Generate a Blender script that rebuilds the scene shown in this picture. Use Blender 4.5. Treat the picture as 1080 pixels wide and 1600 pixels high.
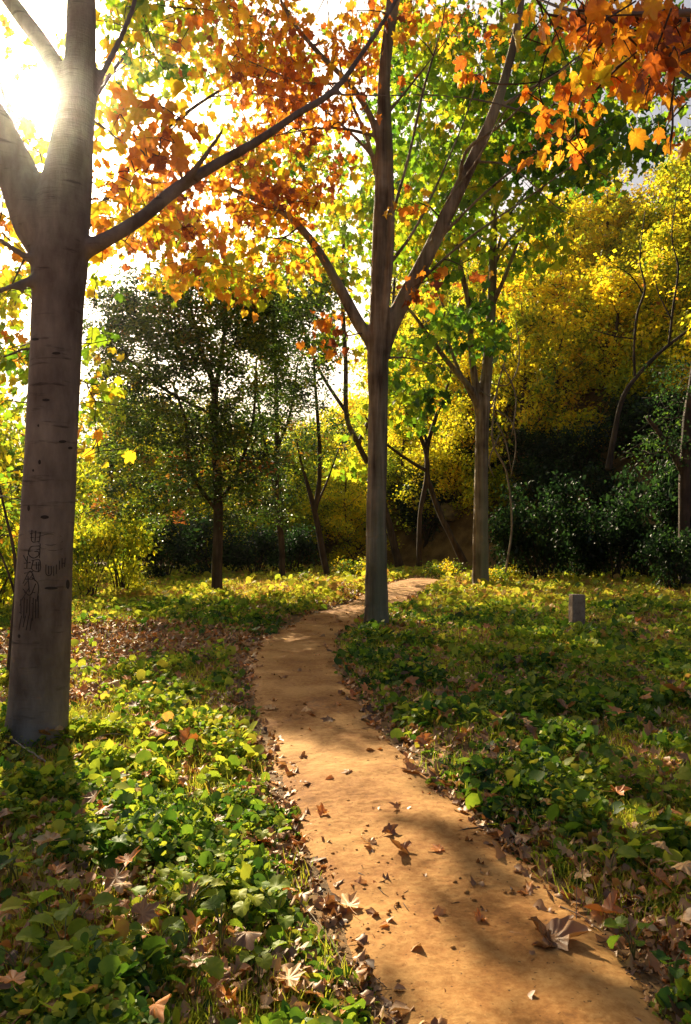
import bpy, math
import numpy as np
from mathutils import Vector

# ---------------------------------------------------------------- camera, world, sun, exposure
scene = bpy.context.scene
for o in list(bpy.data.objects):
    bpy.data.objects.remove(o)
F = 1150.0                      # focal length in pixels of the 1080 x 1600 photograph
PITCH = math.atan(40 / F)
CAM = np.array([0.0, 0.0, 1.5])
cam_data = bpy.data.cameras.new("camera")
cam_data.sensor_fit = 'VERTICAL'
cam_data.sensor_height = 24.0
cam_data.lens = 24.0 * F / 1600
cam_data.clip_start = 0.05
cam_data.clip_end = 3000
cam = bpy.data.objects.new("camera", cam_data)
scene.collection.objects.link(cam)
cam.location = CAM
cam.rotation_euler = (math.pi / 2 + PITCH, 0, 0)
scene.camera = cam

FW = np.array([0, math.cos(PITCH), math.sin(PITCH)])
UP = np.array([0, -math.sin(PITCH), math.cos(PITCH)])
RT = np.array([1.0, 0, 0])


def ray(px, py):
    return FW + RT * ((px - 540) / F) + UP * ((800 - py) / F)


def at(px, py, Y):
    d = ray(px, py)
    return CAM + d * (Y / d[1])


sd = ray(76, 152)
sd = sd / np.linalg.norm(sd)
SUN_EL = math.asin(sd[2])
SUN_AZ = math.atan2(sd[0], sd[1])

world = bpy.data.worlds.new("World")
scene.world = world
world.use_nodes = True
nt = world.node_tree
nt.nodes.clear()
w_out = nt.nodes.new('ShaderNodeOutputWorld')
sky = nt.nodes.new('ShaderNodeTexSky')
sky.sky_type = 'NISHITA'
sky.sun_disc = False
sky.sun_elevation = SUN_EL
sky.sun_rotation = SUN_AZ
sky.air_density = 1.0
sky.dust_density = 7.0
sky.ozone_density = 1.0
bg = nt.nodes.new('ShaderNodeBackground')
bg.inputs['Strength'].default_value = 0.046
nt.links.new(sky.outputs[0], bg.inputs['Color'])
nt.links.new(bg.outputs[0], w_out.inputs['Surface'])

sun_data = bpy.data.lights.new("sun", 'SUN')
sun_data.energy = 5.0
sun_data.angle = math.radians(0.5)
sun_data.color = (1.0, 0.84, 0.56)
sun = bpy.data.objects.new("sun", sun_data)
scene.collection.objects.link(sun)
sun.rotation_euler = Vector(sd).to_track_quat('Z', 'Y').to_euler()

scene.view_settings.view_transform = 'Standard'
scene.view_settings.look = 'None'
scene.view_settings.exposure = 1.33
scene.view_settings.gamma = 1.0
scene.cycles.max_bounces = 7
scene.cycles.diffuse_bounces = 3
scene.cycles.glossy_bounces = 2
scene.cycles.transmission_bounces = 4
scene.cycles.transparent_max_bounces = 4

RNG = np.random.default_rng(7)


# ---------------------------------------------------------------- noise, terrain
def _hash(i, j, s):
    v = np.sin(i * 127.1 + j * 311.7 + s * 74.7) * 43758.5453
    return v - np.floor(v)


def vnoise(x, y, s=0.0):
    x = np.asarray(x, float); y = np.asarray(y, float)
    xi = np.floor(x); yi = np.floor(y)
    u = x - xi; v = y - yi
    u = u * u * (3 - 2 * u); v = v * v * (3 - 2 * v)
    a = _hash(xi, yi, s); b = _hash(xi + 1, yi, s); c = _hash(xi, yi + 1, s); d = _hash(xi + 1, yi + 1, s)
    return (a * (1 - u) + b * u) * (1 - v) + (c * (1 - u) + d * u) * v


def fbm(x, y, s=0.0, o=3):
    r = 0; a = 0.5; t = 0
    for k in range(o):
        r = r + a * vnoise(x * 2 ** k, y * 2 ** k, s + k * 3.1); t += a; a *= 0.5
    return r / t


def smooth(a, b, x):
    t = np.clip((x - a) / (b - a), 0, 1)
    return t * t * (3 - 2 * t)


def base_s(x, y):
    yb = np.interp(x, [-80, -20, -8, 0, 5, 9, 14, 22, 40, 80], [60, 50, 44, 39, 35, 31, 27.5, 21, 8, -20])
    return (y - yb) * 0.82


def hill(x, y):
    s = base_s(x, y)
    k = np.interp(x, [-30, -8, 0, 8, 16], [0.10, 0.20, 0.38, 0.70, 0.86])
    cap = np.interp(x, [-40, -10, 0, 10, 30], [4, 7, 13, 32, 46])
    bank = np.interp(x, [-12, 0, 6, 10], [0.6, 1.2, 2.2, 2.8]) * smooth(0, 2.2, s)
    up = np.maximum(s - 1, 0) * k
    up = cap * (1 - np.exp(-up / cap * 1.1))
    return bank + up * smooth(0, 4, s) + smooth(0, 3, s) * (fbm(x * .3, y * .3, 5) - .5) * 1.2


# path centre line and half width, measured on the ground
_pl = [(700, 1780), (600, 1600), (550, 1540), (508, 1450), (475, 1350), (448, 1280), (422, 1200), (400, 1130), (388, 1070),
       (400, 1015), (440, 985), (500, 958), (560, 940), (598, 918), (655, 901), (760, 889)]
_pr = [(1300, 1780), (1060, 1600), (990, 1500), (880, 1400), (775, 1310), (705, 1250), (640, 1180), (590, 1120), (545, 1072),
       (515, 1028), (516, 995), (560, 966), (612, 948), (652, 925), (700, 907), (790, 893)]


def ground_at(px, py):
    d = ray(px, py)
    t = -CAM[2] / d[2]
    return CAM + d * t


_L = np.array([ground_at(*p)[:2] for p in _pl]); _R = np.array([ground_at(*p)[:2] for p in _pr])
_c = (_L + _R) / 2
_h = np.linalg.norm(_L - _R, axis=1) / 2
_h[11:] = np.clip(_h[11:], 0.55, 0.8)
_u = np.arange(len(_c)); _uu = np.linspace(0, len(_c) - 1, 400)


def _cr(P, uu):
    P = np.vstack([2 * P[0] - P[1], P, 2 * P[-1] - P[-2]])
    i = np.clip(np.floor(uu).astype(int), 0, len(P) - 4); t = (uu - i)[:, None]
    p0, p1, p2, p3 = P[i], P[i + 1], P[i + 2], P[i + 3]
    return 0.5 * ((2 * p1) + (-p0 + p2) * t + (2 * p0 - 5 * p1 + 4 * p2 - p3) * t ** 2 + (-p0 + 3 * p1 - 3 * p2 + p3) * t ** 3)


PC = _cr(_c, _uu); PH = np.interp(_uu, _u, _h)


def path_dist(x, y):
    """distance outside the path edge in metres (negative on the path)"""
    x = np.atleast_1d(x).astype(float); y = np.atleast_1d(y).astype(float)
    out = np.empty(len(x))
    for a in range(0, len(x), 20000):
        dx = x[a:a + 20000, None] - PC[None, :, 0]; dy = y[a:a + 20000, None] - PC[None, :, 1]
        d = np.sqrt(dx * dx + dy * dy) - PH[None]
        out[a:a + 20000] = d.min(1)
    return out


def gz(x, y):
    x = np.asarray(x, float); y = np.asarray(y, float)
    z = (fbm(x * 0.35, y * 0.35, 1, 2) - .5) * 0.12 + hill(x, y)
    shp = np.shape(z)
    d = path_dist(np.ravel(x), np.ravel(y)).reshape(shp)
    return z + 0.05 * smooth(-0.1, 0.5, d) - 0.02


def gz1(x, y):
    return float(gz(np.array([x]), np.array([y]))[0])


# ---------------------------------------------------------------- object helpers
def link(o, parent=None):
    scene.collection.objects.link(o)
    if parent is not None:
        o.parent = parent
    return o


def tag(o, label=None, cat=None, group=None, kind=None):
    for k, v in (('label', label), ('category', cat), ('group', group), ('kind', kind)):
        if v is not None:
            o[k] = v
    return o


def thing(name, loc, label, cat, group=None):
    o = bpy.data.objects.new(name, None)
    o.empty_display_size = 0.3
    o.location = loc
    link(o)
    return tag(o, label, cat, group)


def mesh_obj(name, V, Fs, mat, parent=None, origin=None, attr=None, shade=True):
    """V (n,3) world coordinates, Fs list of arrays (m,k) or list of tuples"""
    V = np.asarray(V, float)
    if origin is not None:
        V = V - np.asarray(origin)
    me = bpy.data.meshes.new(name)
    if isinstance(Fs, np.ndarray):
        Fs = [Fs]
    loops = np.concatenate([f.ravel() for f in Fs]).astype(np.int32)
    tot = np.concatenate([np.full(len(f), f.shape[1]) for f in Fs]).astype(np.int32)
    start = np.concatenate([[0], np.cumsum(tot)[:-1]]).astype(np.int32)
    me.vertices.add(len(V)); me.vertices.foreach_set('co', V.astype(np.float32).ravel())
    me.loops.add(len(loops)); me.loops.foreach_set('vertex_index', loops)
    me.polygons.add(len(tot)); me.polygons.foreach_set('loop_start', start)
    if shade:
        me.polygons.foreach_set('use_smooth', np.ones(len(tot), bool))
    me.update(calc_edges=True)
    if attr is not None:
        a = me.attributes.new('v', 'FLOAT', 'POINT')
        a.data.foreach_set('value', np.asarray(attr, np.float32))
    me.materials.append(mat)
    o = bpy.data.objects.new(name, me)
    return link(o, parent)


class Acc:
    def __init__(s):
        s.V = []; s.F = {}; s.n = 0; s.A = []

    def add(s, V, Fs, a=None):
        V = np.asarray(V, float)
        for f in (Fs if isinstance(Fs, list) else [Fs]):
            s.F.setdefault(f.shape[1], []).append(np.asarray(f) + s.n)
        s.V.append(V); s.n += len(V)
        s.A.append(np.zeros(len(V)) if a is None else np.broadcast_to(a, (len(V),)))

    def build(s, name, mat, parent=None, origin=None, shade=True):
        return mesh_obj(name, np.concatenate(s.V), [np.concatenate(v) for v in s.F.values()], mat, parent, origin,
                        np.concatenate(s.A), shade)


def resample(pts, rad, step):
    pts = np.asarray(pts, float); rad = np.asarray(rad, float)
    if len(pts) == 2:
        pts = np.array([pts[0], (pts[0] + pts[1]) / 2, pts[1]]); rad = np.array([rad[0], rad.mean(), rad[1]])
    L = np.linalg.norm(np.diff(pts, axis=0), axis=1).sum()
    n = max(4, int(L / step))
    uu = np.linspace(0, len(pts) - 1, n)
    return _cr(pts, uu), np.interp(uu, np.arange(len(pts)), rad)


def tube(pts, rad, sides=8, wob=0.0, seed=0.0, flute=0.0):
    pts = np.asarray(pts, float)
    n = len(pts)
    T = np.gradient(pts, axis=0); T /= np.linalg.norm(T, axis=1)[:, None] + 1e-9
    ref = np.array([0.13, 0.97, 0.2]) if abs(T[:, 1]).mean() < 0.8 else np.array([1.0, 0.1, 0.2])
    A = np.cross(T, ref); A /= np.linalg.norm(A, axis=1)[:, None] + 1e-9
    B = np.cross(T, A)
    th = np.linspace(0, 2 * math.pi, sides, endpoint=False)
    r = np.asarray(rad)[:, None] * np.ones((1, sides))
    if wob:
        s = np.linspace(0, 1, n) * n * 0.35
        r = r * (1 + wob * (vnoise(np.cos(th)[None] * 1.5 + s[:, None], np.sin(th)[None] * 1.5 + seed, seed) - .5) * 2)
    if flute:
        r = r * (1 + flute * np.cos(th * 3 + seed)[None])
    V = pts[:, None] + A[:, None] * (np.cos(th)[None, :, None] * r[..., None]) + B[:, None] * (np.sin(th)[None, :, None] * r[..., None])
    V = V.reshape(-1, 3)
    i = np.arange(n - 1)[:, None] * sides; j = np.arange(sides)[None]; j2 = (j + 1) % sides
    Fq = np.stack([i + j, i + j2, i + sides + j2, i + sides + j], -1).reshape(-1, 4)
    V = np.vstack([V, pts[0], pts[-1]])
    b = np.stack([np.full(sides, n * sides), j2[0], j[0]], -1)
    t = np.stack([np.full(sides, n * sides + 1), (n - 1) * sides + j[0], (n - 1) * sides + j2[0]], -1)
    return V, [Fq, np.vstack([b, t])]


# ---------------------------------------------------------------- materials
def new_mat(name):
    m = bpy.data.materials.new(name)
    m.use_nodes = True
    m.node_tree.nodes.clear()
    return m, m.node_tree


def node(t, typ, **kw):
    n = t.nodes.new(typ)
    for k, v in kw.items():
        if k in n.inputs:
            n.inputs[k].default_value = v
        else:
            setattr(n, k, v)
    return n


def ramp(t, fac, stops):
    r = t.nodes.new('ShaderNodeValToRGB')
    e = r.color_ramp.elements
    while len(e) > 1:
        e.remove(e[-1])
    e[0].position = stops[0][0]; e[0].color = (*stops[0][1], 1)
    for p, c in stops[1:]:
        k = e.new(p); k.color = (*c, 1)
    t.links.new(fac, r.inputs[0])
    return r.outputs[0]


def leaf_mat(name, stops, trans=0.45, gloss=0.03, boost=1.5, rough=0.4):
    m, t = new_mat(name)
    a = node(t, 'ShaderNodeAttribute', attribute_name='v')
    g = node(t, 'ShaderNodeNewGeometry')
    ns = node(t, 'ShaderNodeTexNoise', Scale=35.0, Detail=2.0)
    t.links.new(g.outputs['Position'], ns.inputs['Vector'])
    ma = node(t, 'ShaderNodeMath', operation='MULTIPLY_ADD')
    t.links.new(ns.outputs[0], ma.inputs[0]); ma.inputs[1].default_value = 0.16
    sub = node(t, 'ShaderNodeMath', operation='SUBTRACT'); t.links.new(a.outputs['Fac'], sub.inputs[0]); sub.inputs[1].default_value = 0.08
    t.links.new(sub.outputs[0], ma.inputs[2])
    col = ramp(t, ma.outputs[0], stops)
    d = node(t, 'ShaderNodeBsdfDiffuse'); t.links.new(col, d.inputs[0])
    mul = node(t, 'ShaderNodeVectorMath', operation='SCALE'); t.links.new(col, mul.inputs[0]); mul.inputs[3].default_value = boost
    tr = node(t, 'ShaderNodeBsdfTranslucent'); t.links.new(mul.outputs[0], tr.inputs[0])
    mx = node(t, 'ShaderNodeMixShader'); mx.inputs[0].default_value = trans
    t.links.new(d.outputs[0], mx.inputs[1]); t.links.new(tr.outputs[0], mx.inputs[2])
    gl = node(t, 'ShaderNodeBsdfGlossy', Roughness=rough); gl.inputs[0].default_value = (1, 1, 1, 1)
    mg = node(t, 'ShaderNodeMixShader'); mg.inputs[0].default_value = gloss
    t.links.new(mx.outputs[0], mg.inputs[1]); t.links.new(gl.outputs[0], mg.inputs[2])
    o = node(t, 'ShaderNodeOutputMaterial'); t.links.new(mg.outputs[0], o.inputs[0])
    return m


# v: 0 deep green .. .3 leaf green .. .5 yellow green .. .65 yellow .. .82 orange .. 1 rust
CANOPY = leaf_mat('canopy_leaf', [(0, (.02, .06, .01)), (.2, (.06, .17, .012)), (.38, (.20, .36, .015)), (.52, (.44, .50, .02)),
                                  (.64, (.74, .52, .02)), (.78, (.76, .32, .02)), (.9, (.62, .16, .015)), (1, (.24, .06, .015))], 0.6, 0.03, 1.3)
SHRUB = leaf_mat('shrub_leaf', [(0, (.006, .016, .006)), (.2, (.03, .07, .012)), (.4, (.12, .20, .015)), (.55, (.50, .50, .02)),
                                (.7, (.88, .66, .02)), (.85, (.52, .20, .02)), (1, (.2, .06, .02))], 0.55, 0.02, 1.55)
EVERG = leaf_mat('evergreen_leaf', [(0, (.012, .026, .006)), (.3, (.035, .075, .012)), (.55, (.10, .19, .018)), (.75, (.26, .30, .02)), (1, (.40, .12, .02))],
                 0.35, 0.05, 1.4, 0.35)
COVER = leaf_mat('ground_leaf', [(0, (.012, .030, .008)), (.22, (.04, .11, .010)), (.42, (.14, .24, .016)), (.62, (.38, .42, .03)),
                                 (.88, (.48, .40, .04)), (1, (.42, .20, .05))], 0.45, 0.02, 1.5, .5)
DRY = leaf_mat('dry_leaf', [(0, (.11, .045, .012)), (.3, (.27, .11, .03)), (.6, (.48, .25, .08)), (.8, (.64, .21, .03)), (1, (.66, .46, .20))],
               0.18, 0.06, 1.3, 0.5)


def bark_mat(name, c1, c2, c3, scale=6.0, bump=0.35, stretch=0.18, moss=None, knots=False):
    m, t = new_mat(name)
    tc = node(t, 'ShaderNodeTexCoord')
    mp = node(t, 'ShaderNodeMapping'); mp.inputs['Scale'].default_value = (1, 1, stretch)
    t.links.new(tc.outputs['Object'], mp.inputs[0])
    n1 = node(t, 'ShaderNodeTexNoise', Scale=scale, Detail=7.0, Roughness=.62); t.links.new(mp.outputs[0], n1.inputs['Vector'])
    n2 = node(t, 'ShaderNodeTexNoise', Scale=1.6, Detail=4.0); t.links.new(tc.outputs['Object'], n2.inputs['Vector'])
    mp3 = node(t, 'ShaderNodeMapping'); mp3.inputs['Scale'].default_value = (1, 1, 7)
    t.links.new(tc.outputs['Object'], mp3.inputs[0])
    n3 = node(t, 'ShaderNodeTexNoise', Scale=3.0, Detail=5.0, Roughness=.6); t.links.new(mp3.outputs[0], n3.inputs['Vector'])
    add = node(t, 'ShaderNodeMath', operation='MULTIPLY_ADD'); t.links.new(n2.outputs[0], add.inputs[0]); add.inputs[1].default_value = .9
    s1 = node(t, 'ShaderNodeMath', operation='MULTIPLY_ADD'); t.links.new(n1.outputs[0], s1.inputs[0]); s1.inputs[1].default_value = .9; s1.inputs[2].default_value = -.45
    t.links.new(s1.outputs[0], add.inputs[2])
    col = ramp(t, add.outputs[0], [(.28, c1), (.5, c2), (.72, c3)])
    if knots:
        r3 = node(t, 'ShaderNodeMapRange'); t.links.new(n3.outputs[0], r3.inputs[0])
        r3.inputs[1].default_value = .60; r3.inputs[2].default_value = .70; r3.inputs[3].default_value = 0; r3.inputs[4].default_value = .75
        mk = node(t, 'ShaderNodeMix', data_type='RGBA'); t.links.new(r3.outputs[0], mk.inputs[0])
        t.links.new(col, mk.inputs[6]); mk.inputs[7].default_value = (*[c * .4 for c in c1], 1)
        col = mk.outputs[2]
    if moss:
        nm = node(t, 'ShaderNodeTexNoise', Scale=2.2, Detail=5.0); t.links.new(mp.outputs[0], nm.inputs['Vector'])
        rm = node(t, 'ShaderNodeMapRange'); t.links.new(nm.outputs[0], rm.inputs[0])
        rm.inputs[1].default_value = .48; rm.inputs[2].default_value = .62; rm.inputs[4].default_value = .7
        mk = node(t, 'ShaderNodeMix', data_type='RGBA'); t.links.new(rm.outputs[0], mk.inputs[0])
        t.links.new(col, mk.inputs[6]); mk.inputs[7].default_value = (*moss, 1)
        col = mk.outputs[2]
    p = node(t, 'ShaderNodeBsdfPrincipled', Roughness=.8); t.links.new(col, p.inputs['Base Color'])
    p.inputs['Specular IOR Level'].default_value = .25
    sm = node(t, 'ShaderNodeMath', operation='ADD'); t.links.new(n1.outputs[0], sm.inputs[0]); t.links.new(n3.outputs[0], sm.inputs[1])
    b = node(t, 'ShaderNodeBump', Strength=bump, Distance=.03); t.links.new(sm.outputs[0], b.inputs['Height'])
    t.links.new(b.outputs[0], p.inputs['Normal'])
    o = node(t, 'ShaderNodeOutputMaterial'); t.links.new(p.outputs[0], o.inputs[0])
    return m


BARK_L = bark_mat('smooth_grey_bark', (.12, .085, .068), (.23, .18, .15), (.35, .285, .235), 7, .35, .35, None, True)
BARK_C = bark_mat('streaked_bark', (.08, .052, .032), (.25, .19, .125), (.44, .36, .25), 14, .8, .06, (.20, .21, .12), False)
BARK_D = bark_mat('dark_bark', (.03, .018, .012), (.07, .045, .03), (.13, .085, .06), 12, .5, .12)
BARK_T = bark_mat('twig_bark', (.045, .03, .022), (.09, .06, .045), (.16, .11, .08), 20, .3, .3)
BARK_P = bark_mat('pale_twig', (.16, .12, .08), (.28, .22, .15), (.42, .34, .24), 30, .3, .3)


def ground_material(name, dark, mid, light, grain=1.0, wet=0.0):
    m, t = new_mat(name)
    g = node(t, 'ShaderNodeNewGeometry')
    a = node(t, 'ShaderNodeTexNoise', Scale=1.3, Detail=6.0, Roughness=.6); t.links.new(g.outputs['Position'], a.inputs['Vector'])
    b = node(t, 'ShaderNodeTexNoise', Scale=26.0, Detail=8.0, Roughness=.7); t.links.new(g.outputs['Position'], b.inputs['Vector'])
    c = node(t, 'ShaderNodeTexVoronoi', Scale=70.0); t.links.new(g.outputs['Position'], c.inputs['Vector'])
    k = node(t, 'ShaderNodeMath', operation='MULTIPLY_ADD'); t.links.new(b.outputs[0], k.inputs[0]); k.inputs[1].default_value = .55 * grain
    t.links.new(a.outputs[0], k.inputs[2])
    col = ramp(t, k.outputs[0], [(.52, dark), (.76, mid), (1.0, light)])
    # scattered dark crumbs
    n = node(t, 'ShaderNodeTexNoise', Scale=55.0, Detail=3.0); t.links.new(g.outputs['Position'], n.inputs['Vector'])
    r = node(t, 'ShaderNodeMapRange'); t.links.new(n.outputs[0], r.inputs[0]); r.inputs[1].default_value = .66; r.inputs[2].default_value = .72; r.inputs[4].default_value = .8
    mk = node(t, 'ShaderNodeMix', data_type='RGBA'); t.links.new(r.outputs[0], mk.inputs[0]); t.links.new(col, mk.inputs[6])
    mk.inputs[7].default_value = (*[x * .45 for x in dark], 1)
    p = node(t, 'ShaderNodeBsdfPrincipled', Roughness=.85); t.links.new(mk.outputs[2], p.inputs['Base Color'])
    p.inputs['Specular IOR Level'].default_value = .2
    s = node(t, 'ShaderNodeMath', operation='MULTIPLY_ADD'); t.links.new(c.outputs['Distance'], s.inputs[0]); s.inputs[1].default_value = .12
    t.links.new(k.outputs[0], s.inputs[2])
    bp = node(t, 'ShaderNodeBump', Strength=.4, Distance=.012 * grain); t.links.new(s.outputs[0], bp.inputs['Height'])
    t.links.new(bp.outputs[0], p.inputs['Normal'])
    o = node(t, 'ShaderNodeOutputMaterial'); t.links.new(p.outputs[0], o.inputs[0])
    return m


SOIL = ground_material('litter_soil', (.035, .018, .008), (.12, .065, .025), (.26, .15, .06), 1.4)
DIRT = ground_material('path_dirt', (.10, .038, .010), (.32, .138, .033), (.52, .28, .09), 1.3)


# ---------------------------------------------------------------- leaf templates
def t_simple(w=0.5, fold=0.12):
    V = np.array([[0, 0, 0], [w * .5, .35, fold], [0, .45, 0], [-w * .5, .35, fold], [w * .33, .75, fold * .5], [0, 1, -.05], [-w * .33, .75, fold * .5]], float)
    Fq = np.array([[0, 1, 4, 2], [0, 2, 6, 3], [2, 4, 5, 5], [2, 5, 6, 6]])
    T = np.array([[0, 1, 2], [1, 4, 2], [2, 4, 5], [0, 2, 3], [3, 2, 6], [2, 5, 6]])
    return V, T


def t_quad(w=0.6):
    return np.array([[0, 0, 0], [w * .5, .5, .12], [0, 1, 0], [-w * .5, .5, .12]], float), np.array([[0, 1, 2], [0, 2, 3]])


def t_maple(curl=0.15, seed=0, droop=0.0):
    ang = np.radians([-90, -60, -25, -5, 15, 38, 55, 72, 90, 108, 125, 142, 165, 185, 205, 240])
    r = np.array([.14, .40, .38, .54, .42, .60, .48, .56, .70, .56, .48, .60, .42, .54, .38, .40])
    rg = np.random.default_rng(seed)
    r = r * (1 + rg.uniform(-.12, .12, len(r)))
    x = np.cos(ang) * r; y = np.sin(ang) * r + .32
    z = curl * (x * x * 3 - .3 * y) + rg.uniform(-.06, .06, len(r)) * curl * 4 - droop * y * y
    V = np.vstack([[0, .32, 0.02], np.c_[x, y, z]])
    n = len(ang)
    T = np.array([[0, 1 + i, 1 + (i + 1) % n] for i in range(n)])
    return V, T


def t_round(cup=0.15, seed=0):
    n = 12
    ang = np.linspace(-math.pi / 2, 1.5 * math.pi, n, endpoint=False)
    rg = np.random.default_rng(seed)
    r = .5 * (1 + .05 * rg.normal(size=n)); r[0] *= .45
    x = np.cos(ang) * r; y = np.sin(ang) * r + .45
    z = cup * ((x * 2) ** 2) * .5 + rg.uniform(-.03, .03, n)
    V = np.vstack([[0, .4, -.02], np.c_[x, y, z]])
    return V, np.array([[0, 1 + i, 1 + (i + 1) % n] for i in range(n)])


def t_blade():
    V = np.array([[-.03, 0, 0], [.03, 0, 0], [-.026, 0.06, .4], [.026, 0.06, .4], [-.016, .22, .78], [.016, .22, .78], [0, .45, 1.0]])
    return V, np.array([[0, 1, 3], [0, 3, 2], [2, 3, 5], [2, 5, 4], [4, 5, 6]])


def basis(yaw, pitch, roll):
    """leaf frames: y axis = leaf axis, z = upper side"""
    cy, sy = np.cos(yaw), np.sin(yaw); cp, sp = np.cos(pitch), np.sin(pitch); cr, sr = np.cos(roll), np.sin(roll)
    Y = np.stack([sy * cp, cy * cp, sp], -1)
    X0 = np.stack([cy, -sy, np.zeros_like(cy)], -1)
    Z0 = np.cross(X0, Y)
    X = X0 * cr[:, None] + Z0 * sr[:, None]
    Z = np.cross(X, Y)
    return X, Y, Z


def leaves(tpls, P, size, yaw, pitch, roll, v):
    """many leaves as flat arrays; tpls is a list of templates picked at random"""
    n = len(P)
    X, Y, Z = basis(yaw, pitch, roll)
    k = RNG.integers(0, len(tpls), n)
    acc = Acc()
    for i, (TV, TF) in enumerate(tpls):
        s = np.where(k == i)[0]
        if not len(s):
            continue
        W = (TV[None, :, 0, None] * X[s, None] + TV[None, :, 1, None] * Y[s, None] + TV[None, :, 2, None] * Z[s, None]) * size[s, None, None] + P[s, None]
        nv = len(TV)
        Fa = (TF[None] + (np.arange(len(s)) * nv)[:, None, None]).reshape(-1, 3)
        acc.add(W.reshape(-1, 3), Fa, np.repeat(v[s], nv))
    return acc


def t_fine(curl, seed):
    rg = np.random.default_rng(seed)
    m = 36
    ang = np.linspace(-math.pi / 2, 1.5 * math.pi, m, endpoint=False); deg = np.degrees(ang)
    lob = np.full(m, .55)
    for c_, h_, w_ in [(90, 1, 30), (40, .86, 24), (140, .86, 24), (-5, .66, 22), (185, .66, 22)]:
        dd = np.abs((deg - c_ + 180) % 360 - 180)
        lob = np.maximum(lob, h_ * np.maximum(0, 1 - (dd / w_) ** 1.4 * .55))
    r_ = lob * .60 * (1 + rg.normal(0, .045, m)); r_[0] *= .5
    ph = rg.uniform(0, 6.28); V = [[0, .3, 0]]
    for q in (.5, 1.0):
        for a, rr in zip(ang, r_):
            V.append([math.cos(a) * rr * q, math.sin(a) * rr * q + .3, curl * q * q * (.18 + .16 * math.cos(2 * (a - ph))) + .03 * math.cos(5 * a) * q - .10 * (math.sin(a) * rr * q) ** 2])
    T = [[0, 1 + i, 1 + (i + 1) % m] for i in range(m)]
    for i in range(m):
        a, b, c, d = 1 + i, 1 + m + i, 1 + m + (i + 1) % m, 1 + (i + 1) % m
        T += [[a, b, c], [a, c, d]]
    # stalk
    n0 = len(V); V += [[-.012, .02, 0], [.012, .02, 0], [0, -.42, .06]]; T += [[n0, n0 + 1, n0 + 2]]
    return np.array(V, float), np.array(T)


FINES = [t_fine(.5, 1), t_fine(-.6, 2), t_fine(1.0, 3), t_fine(-.2, 4), t_fine(1.5, 5)]
MAPLES = [t_maple(.25, 1), t_maple(.45, 2, .2), t_maple(-.3, 3), t_maple(.1, 4, .35)]
SIMPLES = [t_simple(.5, .12), t_simple(.62, .2)]
QUADS = [t_quad(.6), t_quad(.75)]
ROUNDS = [t_round(.2, 1), t_round(.05, 2), t_round(-.15, 3)]
BLADES = [t_blade()]


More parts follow.
